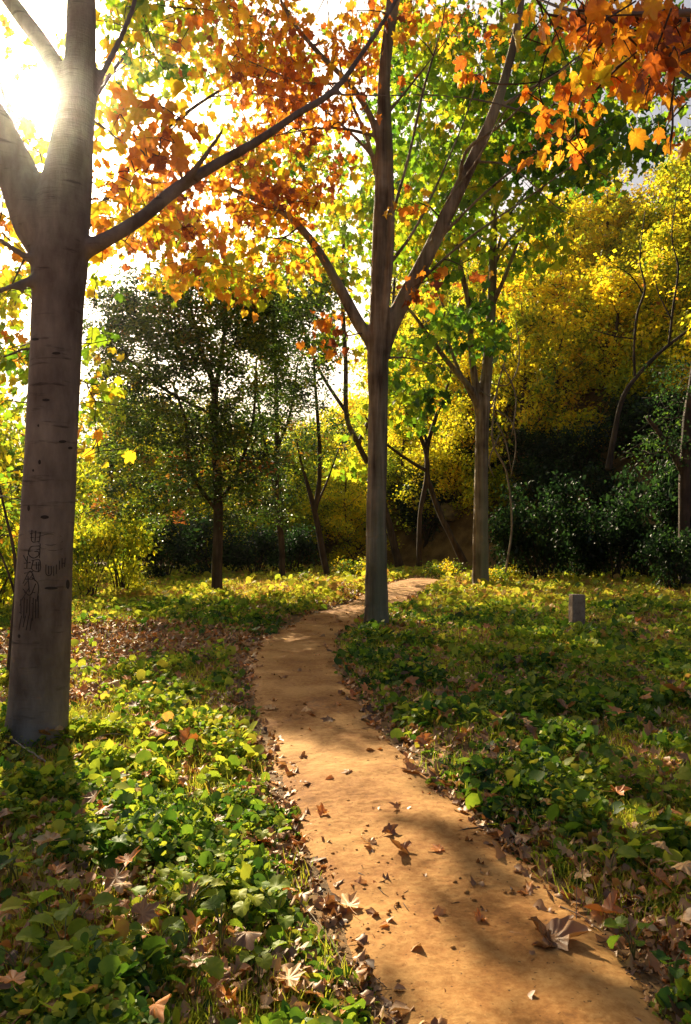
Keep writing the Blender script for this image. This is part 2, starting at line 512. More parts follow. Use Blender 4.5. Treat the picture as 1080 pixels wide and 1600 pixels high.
# ---------------------------------------------------------------- tree builder
class Tree:
    def __init__(s, name, base, label, cat='tree', group=None):
        s.root = thing(name, base, label, cat, group)
        s.base = np.array(base, float)
        s.N = []; s.NR = []          # nodes the twigs may grow from
        s.wood = Acc(); s.twig = Acc(); s.fol = Acc()
        s.k = 0; s.dens = 1.25

    def limb(s, pix, sides=14, wob=.06, step=.12, grow=True, flute=0.0, acc=None):
        """pix: (px, py, depth, width in px)"""
        P = np.array([at(p[0], p[1], p[2]) for p in pix]); R = np.array([p[3] * p[2] / F / 2 for p in pix])
        P, R = resample(P, R, step)
        s.k += 1
        (acc or s.wood).add(*tube(P, R, sides, wob, s.k * 1.7, flute))
        if grow:
            s.N.append(P); s.NR.append(R)
        return P, R

    def twigs(s, T, order=True, rmin=.006, wmax=.03, bend=.14):
        """connect every target point to the nearest wood with a curved twig"""
        N = np.concatenate(s.N); NR = np.concatenate(s.NR)
        d = ((T[:, None] - N[None]) ** 2).sum(-1).min(1)
        for i in np.argsort(d):
            q = T[i]
            w = ((N - q) ** 2)
            # prefer joining wood that lies below the target
            dd = w.sum(1) + np.where(N[:, 2] > q[2] + .3, 1.0, 0)
            j = int(dd.argmin()); a = N[j]; L = np.linalg.norm(q - a)
            if L < 0.05:
                continue
            r0 = min(NR[j] * .6, wmax, .009 + .011 * L); r1 = rmin
            n = max(4, int(L / .22))
            t = np.linspace(0, 1, n)[:, None]
            off = RNG.normal(0, bend, 3) * L; off[2] += .10 * L
            P = a + (q - a) * t + off * (t * (1 - t)) * 1.6 + RNG.normal(0, .012, (n, 3)) * np.minimum(t * 4, 1) * (L > .5)
            R = r0 + (r1 - r0) * t[:, 0] ** .8
            s.twig.add(*tube(P, R, 5))
            N = np.vstack([N, P[1:]]); NR = np.append(NR, R[1:])
            s.N.append(P[1:]); s.NR.append(R[1:])

    def crown(s, regs, mat_tpls=MAPLES, droop=-0.9, spread=.34):
        """regs: (px, py, rx, ry, depth0, depth1, sprays, leaves each, leaf size, v mean, v spread)"""
        for (px, py, rx, ry, d0, d1, ns, nl, sz, vm, vs) in regs:
            ns = int(ns * s.dens)
            a = RNG.uniform(0, 2 * math.pi, ns); r = np.sqrt(RNG.uniform(0, 1, ns))
            x = px + np.cos(a) * r * rx; y = py + np.sin(a) * r * ry; dd = RNG.uniform(d0, d1, ns)
            T = np.array([at(*q) for q in zip(x, y, dd)])
            T = T[T[:, 2] > gz(T[:, 0], T[:, 1]) + .3]
            if not len(T):
                continue
            s.twigs(T)
            for q in T:
                m = max(3, int(RNG.poisson(nl)))
                ax = RNG.normal(0, 1, 3); ax[2] *= .35; ax /= np.linalg.norm(ax)
                tt = RNG.uniform(-.6, .6, m)[:, None]
                P = q + ax * tt * spread * 1.5 + RNG.normal(0, spread * .38, (m, 3)) * [1, 1, .75]
                vv = np.clip(vm + RNG.normal(0, vs * 1.35) + RNG.normal(0, .075, m), 0.01, 1)
                s.add_leaves(mat_tpls, P, RNG.uniform(.5, 1.3, m) * sz, vv, droop)
                # the little shoot the leaves sit on
                s.twig.add(*tube(np.array([q - ax * spread * .9, q, q + ax * spread * .5 + [0, 0, -.04], q + ax * spread * .95 + [0, 0, -.10]]),
                                 [.004, .004, .003, .002], 4))

    def add_leaves(s, tpls, P, size, v, droop=-.6):
        m = len(P)
        A = leaves(tpls, P, size, RNG.uniform(0, 2 * math.pi, m), RNG.normal(droop, .45, m), RNG.normal(0, .6, m), v)
        s.fol.add(np.concatenate(A.V), np.concatenate([x for f in A.F.values() for x in f]), np.concatenate(A.A))

    def finish(s, bark, twigmat, leafmat, voxel=None, woodname='trunk'):
        o = s.wood.build(woodname, bark, s.root, s.base)
        if voxel:
            r = o.modifiers.new('remesh', 'REMESH'); r.mode = 'VOXEL'; r.voxel_size = voxel; r.use_smooth_shade = True
            c = o.modifiers.new('smooth', 'SMOOTH'); c.factor = .5; c.iterations = 6
        if s.twig.n:
            s.twig.build('branches', twigmat, s.root, s.base)
        if s.fol.n:
            s.fol.build('crown', leafmat, s.root, s.base, shade=False)
        return s.root


def base_at(px, py, Y=None):
    p = ground_at(px, py) if Y is None else at(px, py, Y)
    return (p[0], p[1], gz1(p[0], p[1]))

# ================================================================ SETTING
def axis(lo, hi, n, near):
    t = np.linspace(-1, 1, n)
    k = 6.5
    v = np.sinh(t * k) / math.sinh(k)
    return np.where(v < 0, -v * lo, v * hi) + near


gx = axis(-450, 450, 340, 0.3)
gy = axis(-60, 600, 420, 4.0)
GX, GY = np.meshgrid(gx, gy, indexing='ij')
GZ = gz(GX, GY)
ii = np.arange(len(gx) - 1)[:, None] * len(gy) + np.arange(len(gy) - 1)[None]
GF = np.stack([ii, ii + len(gy), ii + len(gy) + 1, ii + 1], -1).reshape(-1, 4)
ground = mesh_obj('ground', np.stack([GX, GY, GZ], -1).reshape(-1, 3), GF, SOIL)
tag(ground, kind='structure')

# path: a worn strip of dirt, edges sinking raggedly into the soil
nu, nv = 1500, 80
uu = np.linspace(0, 399, nu)
cx = np.interp(uu, np.arange(400), PC[:, 0]); cy = np.interp(uu, np.arange(400), PC[:, 1]); hw = np.interp(uu, np.arange(400), PH)
tx = np.gradient(cx); ty = np.gradient(cy); tl = np.hypot(tx, ty); tx /= tl; ty /= tl
vv = np.linspace(-1.28, 1.28, nv)
PX = cx[:, None] + ty[:, None] * vv[None] * hw[:, None]; PY = cy[:, None] - tx[:, None] * vv[None] * hw[:, None]
av = np.abs(vv)[None] * np.ones((nu, 1))
edge = (fbm(PX * 2.2, PY * 2.2, 9, 4) - .5) * 1.3
pz = gz(PX, PY) + 0.022 - 0.075 * smooth(.72, 1.28, av + edge * .35) + (fbm(PX * 2.6, PY * 2.6, 3, 3) - .5) * .034 + (fbm(PX * 11, PY * 11, 8, 3) - .5) * .011 + (fbm(PX * 30, PY * 30, 8, 3) - .5) * .008 * smooth(.35, .6, fbm(PX * 1.7, PY * 1.7, 90, 2))
ii = np.arange(nu - 1)[:, None] * nv + np.arange(nv - 1)[None]
path = mesh_obj('path', np.stack([PX, PY, pz], -1).reshape(-1, 3), np.stack([ii, ii + 1, ii + nv + 1, ii + nv], -1).reshape(-1, 4), DIRT)
tag(path, kind='structure')

# ================================================================ THE LARGE TREES
# 1. big grey tree at the left
t = Tree('plane_tree', base_at(55, 1168), 'big grey smooth-barked tree at the left with carved scratches and a long bare bough', 'tree')
D = t.base[1]
t.limb([(48, 1230, D, 118), (54, 1172, D, 98), (60, 1110, D, 90), (65, 1000, D, 85), (70, 900, D, 83), (78, 740, D, 79), (85, 600, D, 77), (91, 480, D, 78),
        (93, 410, D, 86), (100, 330, D, 84), (112, 230, D, 66), (122, 150, D, 54), (127, 60, D, 46), (128, -60, D, 42), (132, -260, D + .2, 34), (120, -480, D + .5, 22)], 40, .035)
t.limb([(92, 420, D, 60), (60, 350, D, 74), (28, 275, D, 66), (-5, 205, D - .1, 58), (-50, 110, D - .2, 50), (-110, -40, D - .3, 40), (-160, -250, D - .3, 26)], 24, .05)
t.limb([(118, 190, D, 34), (100, 130, D, 32), (70, 75, D + .2, 28), (30, 20, D + .3, 26), (-10, -40, D + .4, 22), (-60, -160, D + .6, 14)], 18, .05)
bigP, bigR = t.limb([(100, 400, D, 30), (128, 392, D, 30), (170, 372, D, 24), (222, 340, D + .1, 22), (270, 300, D + .2, 22), (330, 262, D + .3, 18), (400, 222, D + .4, 15), (465, 178, D + .5, 13),
        (520, 143, D + .6, 12), (565, 85, D + .8, 10), (612, 12, D + 1, 9), (650, -60, D + 1.3, 7)], 14, .10)
t.limb([(278, 296, D + .2, 14), (312, 255, D + .15, 11), (336, 222, D + .1, 9), (346, 206, D + .1, 8), (349, 190, D + .1, 2)], 10, .12)
t.limb([(515, 147, D + .6, 7), (600, 149, D + .7, 6), (700, 150, D + .9, 6), (790, 166, D + 1.1, 6), (870, 200, D + 1.3, 6), (925, 262, D + 1.5, 5), (1000, 292, D + 1.7, 4), (1110, 300, D + 2, 3)], 8, .12)
t.limb([(140, 175, D, 16), (158, 120, D + .1, 12), (188, 62, D + .2, 11), (210, 5, D + .3, 10), (225, -60, D + .5, 8)], 10, .08)
t.limb([(70, 415, D - .1, 18), (35, 398, D - .15, 12), (0, 375, D - .2, 10), (-50, 350, D - .2, 8)], 10, .1)
t.limb([(68, 432, D - .1, 20), (38, 440, D - .2, 13), (0, 455, D - .3, 10), (-50, 470, D - .4, 8)], 10, .1)
t.limb([(60, 436, D - .1, 8), (38, 452, D - .2, 7), (20, 482, D - .3, 6), (4, 522, D - .4, 4), (2, 580, D - .5, 3)], 8, .1)
t.limb([(140, 185, D + .1, 9), (165, 200, D + .2, 8), (186, 218, D + .3, 7), (215, 232, D + .5, 4), (262, 250, D + .7, 3), (330, 262, D + .9, 2)], 8, .1)
t.crown([
    (235, 215, 75, 60, D + .3, D + 1.6, 14, 9, .15, .80, .05),
    (190, 330, 60, 60, D + .6, D + 2.4, 10, 8, .14, .76, .07),
    (40, 235, 45, 40, D + .2, D + 1.8, 5, 6, .15, .74, .06),
    (20, 330, 40, 60, D + .2, D + 1.8, 6, 6, .15, .70, .06),
    (15, 540, 40, 100, D + .3, D + 2.5, 9, 7, .13, .50, .06),
    (142, 590, 16, 60, D + .8, D + 1.8, 5, 6, .14, .48, .05),
    (145, 700, 12, 30, D + .8, D + 1.8, 2, 5, .13, .68, .05),
    (150, 470, 14, 40, D + 1.2, D + 2.6, 3, 6, .13, .50, .05),
    (20, 60, 60, 60, D + 1, D + 2.5, 4, 6, .13, .55, .06),
    (240, 60, 70, 70, D + 1, D + 3.5, 11, 8, .13, .50, .07),
    (330, 40, 70, 50, D + 1, D + 3.5, 8, 8, .13, .74, .07),
    (200, 20, 50, 40, D + 1, D + 3.5, 5, 8, .13, .62, .1)], FINES, spread=.26)
t.finish(BARK_L, BARK_T, CANOPY, .022)
plane_root = t.root
bpy.context.view_layer.update()
_tr = [c for c in plane_root.children if c.name.startswith('trunk')][0].evaluated_get(bpy.context.evaluated_depsgraph_get())
from mathutils.bvhtree import BVHTree
_bvh = BVHTree.FromObject(_tr, bpy.context.evaluated_depsgraph_get())
_org = Vector(t.base)

# carved scratches on its bark, cut as dark grooves facing the path
acc = Acc()
_cl = np.array([(54, 1172), (60, 1110), (65, 1000), (70, 900), (78, 740)], float); _cw = np.array([98, 90, 85, 83, 79], float)


def on_bark(px, py, up=.0006):
    d = Vector(ray(px, py)).normalized()
    h = _bvh.ray_cast(Vector(CAM) - _org, d)
    if h[0] is None:
        return at(px, py, D)
    return np.array(h[0] + h[1] * up + _org)


def stroke(pts, w=1.1):
    P = np.array([on_bark(x + RNG.normal(0, .15), y + RNG.normal(0, .15)) for x, y in pts])
    P, R = resample(P, np.full(len(P), w * D / F / 2 * 1.25), .01)
    acc.add(*tube(P, R, 6))


for s in [[(47, 834), (64, 832)], [(50, 828), (50, 846), (62, 846)], [(56, 829), (55, 846)], [(48, 840), (63, 839)], [(63, 833), (62, 846)],
          [(62, 853), (48, 855), (45, 866), (52, 872), (60, 868), (60, 862), (54, 862)], [(63, 850), (62, 872)], [(45, 862), (62, 858)],
          [(50, 876), (62, 875), (62, 892), (50, 890), (52, 876)], [(51, 883), (62, 883)], [(57, 878), (57, 890)], [(60, 894), (61, 878)],
          [(37, 868), (42, 878)], [(38, 880), (48, 879)], [(38, 888), (50, 888)], [(43, 869), (42, 888)],
          [(38, 896), (52, 893)], [(36, 912), (47, 892), (55, 908)], [(40, 905), (52, 905)], [(38, 915), (52, 897)], [(36, 920), (47, 930), (56, 912)],
          [(44, 900), (46, 925)], [(50, 902), (60, 914), (58, 940)], [(34, 938), (46, 918)], [(38, 925), (55, 926)],
          [(33, 936), (33, 960)], [(38, 934), (37, 966)], [(43, 936), (42, 958)], [(47, 932), (46, 962)], [(31, 945), (52, 943)], [(31, 957), (56, 955)],
          [(52, 934), (51, 970)], [(56, 936), (56, 966)], [(34, 962), (30, 984)], [(40, 962), (36, 980)], [(45, 962), (41, 984)], [(50, 966), (47, 985)],
          [(60, 930), (60, 966)], [(72, 882), (73, 898), (80, 897), (80, 884)], [(76, 884), (76, 897)], [(84, 885), (84, 900)], [(88, 882), (88, 897)],
          [(93, 876), (93, 890)], [(97, 872), (97, 888)], [(102, 872), (101, 886)], [(97, 880), (102, 880)]]:
    stroke(s)
stroke([(62, 838), (78, 834), (96, 838)], .7); stroke([(60, 848), (80, 852), (98, 846)], .7); stroke([(63, 856), (82, 860), (98, 857)], .6)
INK, _t = new_mat('carved_groove')
_p = node(_t, 'ShaderNodeBsdfPrincipled', Roughness=.9); _p.inputs['Base Color'].default_value = (.035, .026, .022, 1)
_o = node(_t, 'ShaderNodeOutputMaterial'); _t.links.new(_p.outputs[0], _o.inputs[0])
c = acc.build('carved_scratches', INK, plane_root, t.base)
tag(c, 'dark scratched characters carved in the grey bark')
# dark branch scars
for (x, y, w, h) in [(62, 722, 3, 5), (45, 794, 3, 6), (70, 808, 9, 4), (110, 700, 5, 3), (72, 625, 8, 3), (88, 552, 9, 3), (60, 665, 2, 3), (98, 690, 8, 3),
                     (52, 735, 2, 3), (106, 913, 4, 10), (80, 919, 14, 3), (55, 530, 8, 3), (30, 994, 3, 4)]:
    Pt = on_bark(x, y)
    n = 14; th = np.linspace(0, 2 * math.pi, n, endpoint=False)
    px = x + np.cos(th) * w * .75; py = y + np.sin(th) * h * .75
    ring = np.array([on_bark(*q) for q in zip(px, py)])
    V = np.vstack([Pt + [0, -.004, 0], ring])
    acc = Acc(); acc.add(V, np.array([[0, 1 + i, 1 + (i + 1) % n] for i in range(n)]))
    acc.build('bark_scar', INK, plane_root, t.base)

# 2. forked tree in the middle
t = Tree('forked_tree', base_at(588, 981), 'tall straight tree right of the path bend, forking into three limbs', 'tree')
t.dens = .95
D = t.base[1]
t.limb([(588, 1000, D, 50), (588, 975, D, 40), (588, 930, D, 36), (588, 870, D, 34), (588, 800, D, 31), (590, 700, D, 31), (591, 620, D, 31), (590, 560, D, 34),
        (592, 500, D, 30), (594, 400, D, 28), (597, 300, D, 25), (598, 200, D, 21), (600, 110, D, 17), (608, 20, D, 13), (618, -120, D, 10), (630, -300, D, 6)], 26, .05, flute=.03)
t.limb([(589, 585, D, 24), (584, 540, D, 24), (560, 505, D, 20), (532, 452, D - .1, 17), (500, 395, D - .2, 14), (466, 352, D - .3, 12), (430, 325, D - .4, 9), (380, 303, D - .6, 8), (328, 284, D - .9, 6), (270, 290, D - 1.2, 4)], 14, .07)
t.limb([(590, 585, D, 26), (600, 535, D, 30), (626, 478, D, 26), (665, 405, D - .1, 24), (700, 333, D - .2, 22), (738, 252, D - .3, 20), (772, 175, D - .4, 17), (798, 90, D - .4, 14), (815, 0, D - .4, 11), (826, -120, D - .4, 8), (835, -260, D, 5)], 20, .05, flute=.03)
t.limb([(592, 560, D, 12), (603, 480, D - .15, 12), (612, 380, D - .15, 10), (611, 250, D - .1, 9), (607, 120, D, 8), (622, 0, D, 7), (640, -100, D, 5)], 10, .06)
t.limb([(597, 240, D, 12), (578, 180, D - .1, 11), (545, 130, D - .3, 10), (500, 85, D - .5, 9), (455, 30, D - .7, 7), (420, -40, D - .9, 5)], 10, .07)
t.limb([(598, 320, D, 9), (575, 220, D + .2, 8), (550, 160, D + .4, 6), (520, 60, D + .7, 4), (505, -50, D + 1, 3)], 8, .07)
t.limb([(604, 420, D, 8), (650, 355, D + .2, 6), (700, 250, D + .4, 5), (738, 150, D + .6, 4), (765, 20, D + .8, 3)], 8, .07)
t.limb([(612, 340, D, 7), (640, 240, D + .4, 6), (662, 140, D + .6, 6), (690, 40, D + .9, 4), (705, -60, D + 1, 3)], 8, .07)
t.limb([(716, 300, D - .2, 8), (730, 235, D - .7, 7), (790, 190, D - 1, 6), (850, 130, D - 1.3, 5), (925, 80, D - 1.6, 4), (1000, 25, D - 1.8, 3)], 8, .08)
t.limb([(668, 400, D - .1, 6), (690, 330, D - .6, 5), (745, 250, D - 1, 5), (800, 160, D - 1.4, 5), (880, 110, D - 1.7, 4)], 8, .08)
for L_ in ([(680, 380, D - .1, 7), (760, 300, D - .6, 6), (850, 232, D - 1, 5), (950, 190, D - 1.3, 4), (1005, 130, D - 1.5, 3), (1040, 70, D - 1.6, 2.4)],
           [(640, 455, D, 7), (725, 378, D - .4, 6), (830, 305, D - .8, 5), (930, 232, D - 1, 4), (1025, 165, D - 1.2, 2.4)],
           [(600, 215, D, 7), (520, 200, D - .3, 6), (430, 212, D - .6, 4), (340, 238, D - .9, 2.4)],
           [(598, 262, D, 7), (545, 205, D + .3, 6), (470, 145, D + .6, 5), (400, 122, D + .9, 4), (320, 100, D + 1.2, 2.4)],
           [(545, 130, D - .3, 6), (470, 128, D - .7, 5), (380, 92, D - 1, 4), (290, 62, D - 1.3, 2.4)],
           [(604, 180, D, 7), (660, 110, D - .3, 5), (720, 30, D - .6, 4), (760, -60, D - .9, 3)],
           [(775, 170, D - .4, 7), (860, 120, D, 6), (950, 60, D + .3, 4), (1050, 40, D + .6, 3)],
           [(738, 252, D - .3, 7), (800, 262, D - .6, 5), (880, 330, D - .9, 4), (960, 352, D - 1.1, 2.4)]):
    t.limb(L_, 8, .12)
t.limb([(591, 560, D, 7), (640, 560, D + .3, 5), (700, 578, D + .8, 4), (752, 610, D + 1.5, 2)], 6, .1)
t.limb([(470, 352, D - .3, 6), (440, 372, D - .6, 5), (400, 366, D - 1, 4), (350, 350, D - 1.3, 3), (290, 345, D - 1.6, 2)], 6, .1)
t.crown([
    (330, 300, 130, 65, D - 2.5, D + .5, 48, 12, .145, .80, .09),
    (470, 120, 110, 110, D - 1.5, D + 2.5, 72, 12, .145, .82, .05),
    (400, 60, 110, 70, D - 1, D + 2.5, 38, 11, .145, .70, .12),
    (260, 390, 90, 45, D - 2, D + 1, 22, 9, .14, .76, .07),
    (470, 290, 80, 80, D - 1, D + 2, 26, 9, .14, .84, .06),
    (430, 390, 50, 40, D - 1, D + 1, 9, 8, .14, .80, .06),
    (510, 505, 34, 34, D - 1, D + .6, 7, 7, .15, .90, .04),
    (590, 60, 60, 80, D - 1, D + 2, 24, 9, .15, .84, .07),
    (700, 20, 120, 50, D, D + 3, 22, 9, .14, .55, .15),
    (655, 330, 30, 26, D - 1, D, 4, 8, .16, .78, .03),
    (735, 425, 20, 26, D - 1, D, 3, 7, .17, .88, .03),
    (660, 455, 36, 28, D - 1, D, 5, 6, .14, .92, .03),
    (830, 240, 40, 40, D - 2, D - 1, 4, 6, .15, .82, .03),
    (450, -180, 330, 130, D - 2, D + 3, 55, 11, .15, .70, .12),
    (760, -160, 200, 130, D - 2, D + 3, 34, 11, .15, .50, .15)], spread=.36)
t.finish(BARK_C, BARK_T, CANOPY, .026)

# 3. slimmer tree at the right, further back
t = Tree('green_leaved_tree', base_at(751, 921), 'slim pale-trunked tree with green leaves on the right side clearing', 'tree')
D = t.base[1]
t.limb([(751, 935, D, 32), (751, 915, D, 27), (751, 850, D, 25), (752, 760, D, 22), (753, 690, D, 21), (755, 630, D, 22), (762, 570, D, 17), (768, 480, D, 15), (771, 380, D, 12), (774, 250, D, 9), (780, 100, D, 7), (786, -40, D, 5)], 20, .06, flute=.03)
t.limb([(752, 660, D, 14), (740, 615, D - .2, 11), (705, 572, D - .5, 9), (672, 528, D - .9, 8), (645, 490, D - 1.2, 6), (610, 455, D - 1.6, 4)], 10, .08)
t.limb([(753, 655, D, 14), (743, 600, D - .1, 12), (736, 540, D - .2, 11), (734, 480, D - .3, 10), (720, 420, D - .4, 9), (706, 345, D - .5, 7), (690, 260, D - .6, 5), (680, 160, D - .7, 3)], 10, .08)
t.limb([(752, 650, D, 8), (722, 590, D + .4, 7), (700, 530, D + .8, 6), (690, 470, D + 1, 5), (650, 380, D + 1.3, 3)], 8, .08)
t.limb([(768, 480, D, 9), (792, 425, D - .3, 7), (820, 350, D - .6, 6), (852, 285, D - .8, 5), (890, 205, D - 1, 4), (930, 110, D - 1.4, 3)], 8, .08)
t.limb([(736, 520, D, 7), (762, 440, D + .5, 6), (800, 370, D + 1, 5), (860, 330, D + 1.5, 4), (940, 290, D + 2, 3)], 8, .08)
t.limb([(770, 420, D, 6), (800, 330, D + .8, 5), (880, 250, D + 1.3, 4), (960, 210, D + 1.6, 3), (1020, 180, D + 2, 2)], 8, .08)
t.limb([(752, 612, D - .2, 3.5), (770, 622, D - .8, 3.2), (795, 637, D - 1.4, 2.4)], 6, .08)
G = .24
t.crown([
    (690, 200, 110, 130, D - 4, D + 4, 75, 19, G, 0.43, .08),
    (820, 180, 120, 120, D - 4, D + 4, 75, 19, G, 0.37, .08),
    (1010, 130, 90, 110, D - 4, D + 3, 34, 15, G, 0.31, .07),
    (930, 230, 90, 70, D - 4, D + 3, 30, 19, G, 0.29, .07),
    (660, 360, 80, 80, D - 3, D + 4, 32, 19, G, 0.45, .06),
    (800, 360, 80, 70, D - 3, D + 4, 32, 19, G, 0.41, .06),
    (720, 500, 70, 50, D - 3, D + 2, 18, 17, G, 0.33, .07),
    (640, 590, 60, 50, D - 3, D + 2, 14, 17, G, 0.37, .08),
    (830, 60, 150, 70, D - 4, D + 4, 45, 19, G, 0.37, .08),
    (640, 60, 90, 70, D - 3, D + 4, 30, 19, G, 0.49, .1),
    (800, -120, 260, 110, D - 4, D + 4, 50, 19, G, 0.43, .1)], spread=.6)
t.finish(BARK_C, BARK_T, CANOPY, .035)

# 4. tree behind it whose yellow green crown fills the middle
t = Tree('yellow_green_tree', base_at(612, 866, 30), 'leaning dark-stemmed tree behind the forked tree with a yellow-green crown', 'tree')
D = 30
t.limb([(624, 885, D, 14), (618, 860, D, 12), (604, 805, D, 11), (585, 745, D, 10), (560, 695, D, 9), (542, 650, D, 8), (540, 560, D, 7), (535, 450, D, 6), (540, 320, D, 4)], 12, .1, .3)
t.limb([(560, 695, D, 7), (590, 620, D + 1, 6), (610, 520, D + 1, 5), (620, 400, D + 1, 4), (640, 260, D + 1, 3)], 8, .1, .3)
t.limb([(545, 650, D, 6), (500, 580, D, 5), (470, 500, D, 4), (450, 420, D, 3)], 8, .1, .3)
G = .30
t.crown([
    (560, 390, 100, 90, D - 4, D + 4, 42, 20, G, .46, .05),
    (460, 430, 60, 60, D - 3, D + 4, 18, 20, G, .48, .05),
    (640, 300, 90, 110, D - 4, D + 5, 42, 20, G, .42, .06),
    (560, 520, 80, 40, D - 3, D + 3, 14, 16, G, .50, .08),
    (640, 620, 50, 50, D - 3, D + 3, 10, 16, G, .52, .08),
    (540, 700, 40, 40, D - 2, D + 2, 6, 14, G, .46, .06),
    (480, 250, 60, 60, D - 3, D + 4, 10, 20, G, .42, .06)], spread=.8)
t.finish(BARK_D, BARK_T, CANOPY, None)

# tree hidden behind the big grey trunk, its yellow crown backing the orange ones
t = Tree('golden_maple', base_at(66, 985), 'yellow-leaved tree whose stem hides behind the big grey trunk', 'tree')
D = t.base[1]
t.limb([(66, 1000, D, 30), (66, 960, D, 26), (68, 800, D, 24), (74, 600, D, 20), (84, 450, D, 18), (95, 300, D, 14), (110, 120, D, 10), (125, -80, D, 6)], 14, .06, .3)
t.limb([(84, 450, D, 12), (140, 350, D + .4, 9), (220, 240, D + .8, 7), (300, 170, D + 1.2, 5), (380, 120, D + 1.6, 3)], 10, .08, .3)
t.limb([(90, 360, D, 9), (40, 250, D, 7), (0, 130, D, 5)], 10, .08, .3)
t.limb([(100, 240, D, 8), (170, 120, D + .5, 6), (250, 20, D + 1, 4)], 10, .08, .3)
t.crown([
    (210, 100, 100, 100, D - 1, D + 5, 34, 11, .18, .50, .06),
    (330, 100, 90, 100, D, D + 5, 26, 11, .18, .56, .1),
    (245, 345, 60, 55, D + 1, D + 7, 20, 11, .18, .68, .06),
    (300, 380, 110, 50, D, D + 5, 26, 10, .18, .62, .07),
    (420, 250, 100, 110, D, D + 6, 32, 11, .18, .62, .12),
    (430, 420, 60, 40, D, D + 5, 12, 10, .18, .55, .08),
    (5, 520, 45, 120, D - 1, D + 4, 22, 10, .18, .52, .07),
    (10, 300, 50, 120, D - 1, D + 4, 14, 10, .18, .66, .08),
    (340, 432, 100, 24, D + 2, D + 6, 20, 11, .18, .66, .08),
    (160, 610, 32, 80, D + 2, D + 8, 14, 10, .16, .48, .06),
    (5, 690, 50, 90, D + 1, D + 6, 18, 10, .15, .50, .07),
    (20, 440, 50, 60, D + 1, D + 6, 12, 10, .16, .56, .07),
    (500, 330, 70, 90, D + 3, D + 9, 24, 11, .17, .52, .08),
    (400, 160, 90, 90, D + 4, D + 10, 26, 11, .18, .58, .10),
    (250, -120, 300, 90, D, D + 5, 40, 11, .18, .56, .08)], spread=.46)
t.finish(BARK_D, BARK_T, CANOPY, None)

# 5. tree standing outside the right edge whose low bough hangs into the view
t = Tree('overhanging_maple', (3.6, 2.6, gz1(3.6, 2.6)), 'orange-leaved bough hanging in close at the top right corner', 'tree')
b = np.array(t.base)
for pts, rr, sd_ in [([b - [0, 0, .2], b + [0, 0, 1], b + [-.05, .05, 2.2], b + [-.1, .1, 3.4], b + [-.3, .3, 4.8], b + [-.3, .3, 6.5]], [.20, .17, .15, .13, .09, .05], 16)]:
    P, R = resample(pts, rr, .12); t.wood.add(*tube(P, R, sd_, .05, 3)); t.N.append(P); t.NR.append(R)
P, R = resample([b + [-.1, .1, 3.1], at(1240, 20, 2.9), at(1080, 20, 3.1), at(1000, 22, 3.3), at(900, 18, 3.5), at(820, -10, 3.8)], [.05, .03, .016, .012, .008, .005], .08)
t.wood.add(*tube(P, R, 10, .08, 2)); t.N.append(P); t.NR.append(R)
P, R = resample([b + [-.1, .1, 2.9], at(1230, 160, 3.1), at(1110, 140, 3.5), at(1010, 70, 4), at(960, 60, 4.4)], [.04, .02, .010, .007, .004], .08)
t.wood.add(*tube(P, R, 10, .08, 2)); t.N.append(P); t.NR.append(R)
t.crown([
    (1010, 40, 90, 60, 2.9, 4.3, 14, 6, .105, .84, .03),
    (900, 20, 70, 35, 3.0, 4.5, 9, 6, .10, .80, .05),
    (930, 100, 50, 50, 3.2, 4.5, 5, 5, .105, .74, .06),
    (880, 150, 50, 40, 3.3, 4.6, 5, 5, .10, .84, .02),
    (900, 210, 18, 22, 3.4, 4.0, 2, 4, .10, .82, .02),
    (1060, 80, 45, 80, 2.8, 4.4, 12, 6, .105, .88, .04),
    (1055, 200, 22, 30, 3.0, 3.6, 2, 4, .105, .80, .02),
    (760, 118, 22, 14, 4.4, 5.0, 2, 5, .10, .82, .02),
    (830, 35, 50, 30, 3.8, 5.0, 4, 5, .10, .80, .05),
    (1020, -60, 140, 40, 3, 5, 10, 6, .11, .82, .05)], FINES, spread=.14, droop=-1.2)
t.finish(BARK_L, BARK_T, CANOPY, None)

# ================================================================ SMALL EVERGREEN TREES IN THE CLEARING
def evergreen(name, px, py, label, limbs, regs, spread=.38, mat=EVERG, dn=1.25, dl=1.7):
    t = Tree(name, base_at(px, py), label, 'tree')
    D = t.base[1]
    for L in limbs:
        t.limb([(a, b, D + c, w) for a, b, c, w in L], 12, .1, .2)
    t.crown([(a, b, c, d, D + e, D + f, int(n * dn), int(nl * dl), sz * 1.3, vm, vs) for a, b, c, d, e, f, n, nl, sz, vm, vs in regs], SIMPLES, -.2, spread)
    t.finish(BARK_D, BARK_T, mat, None)


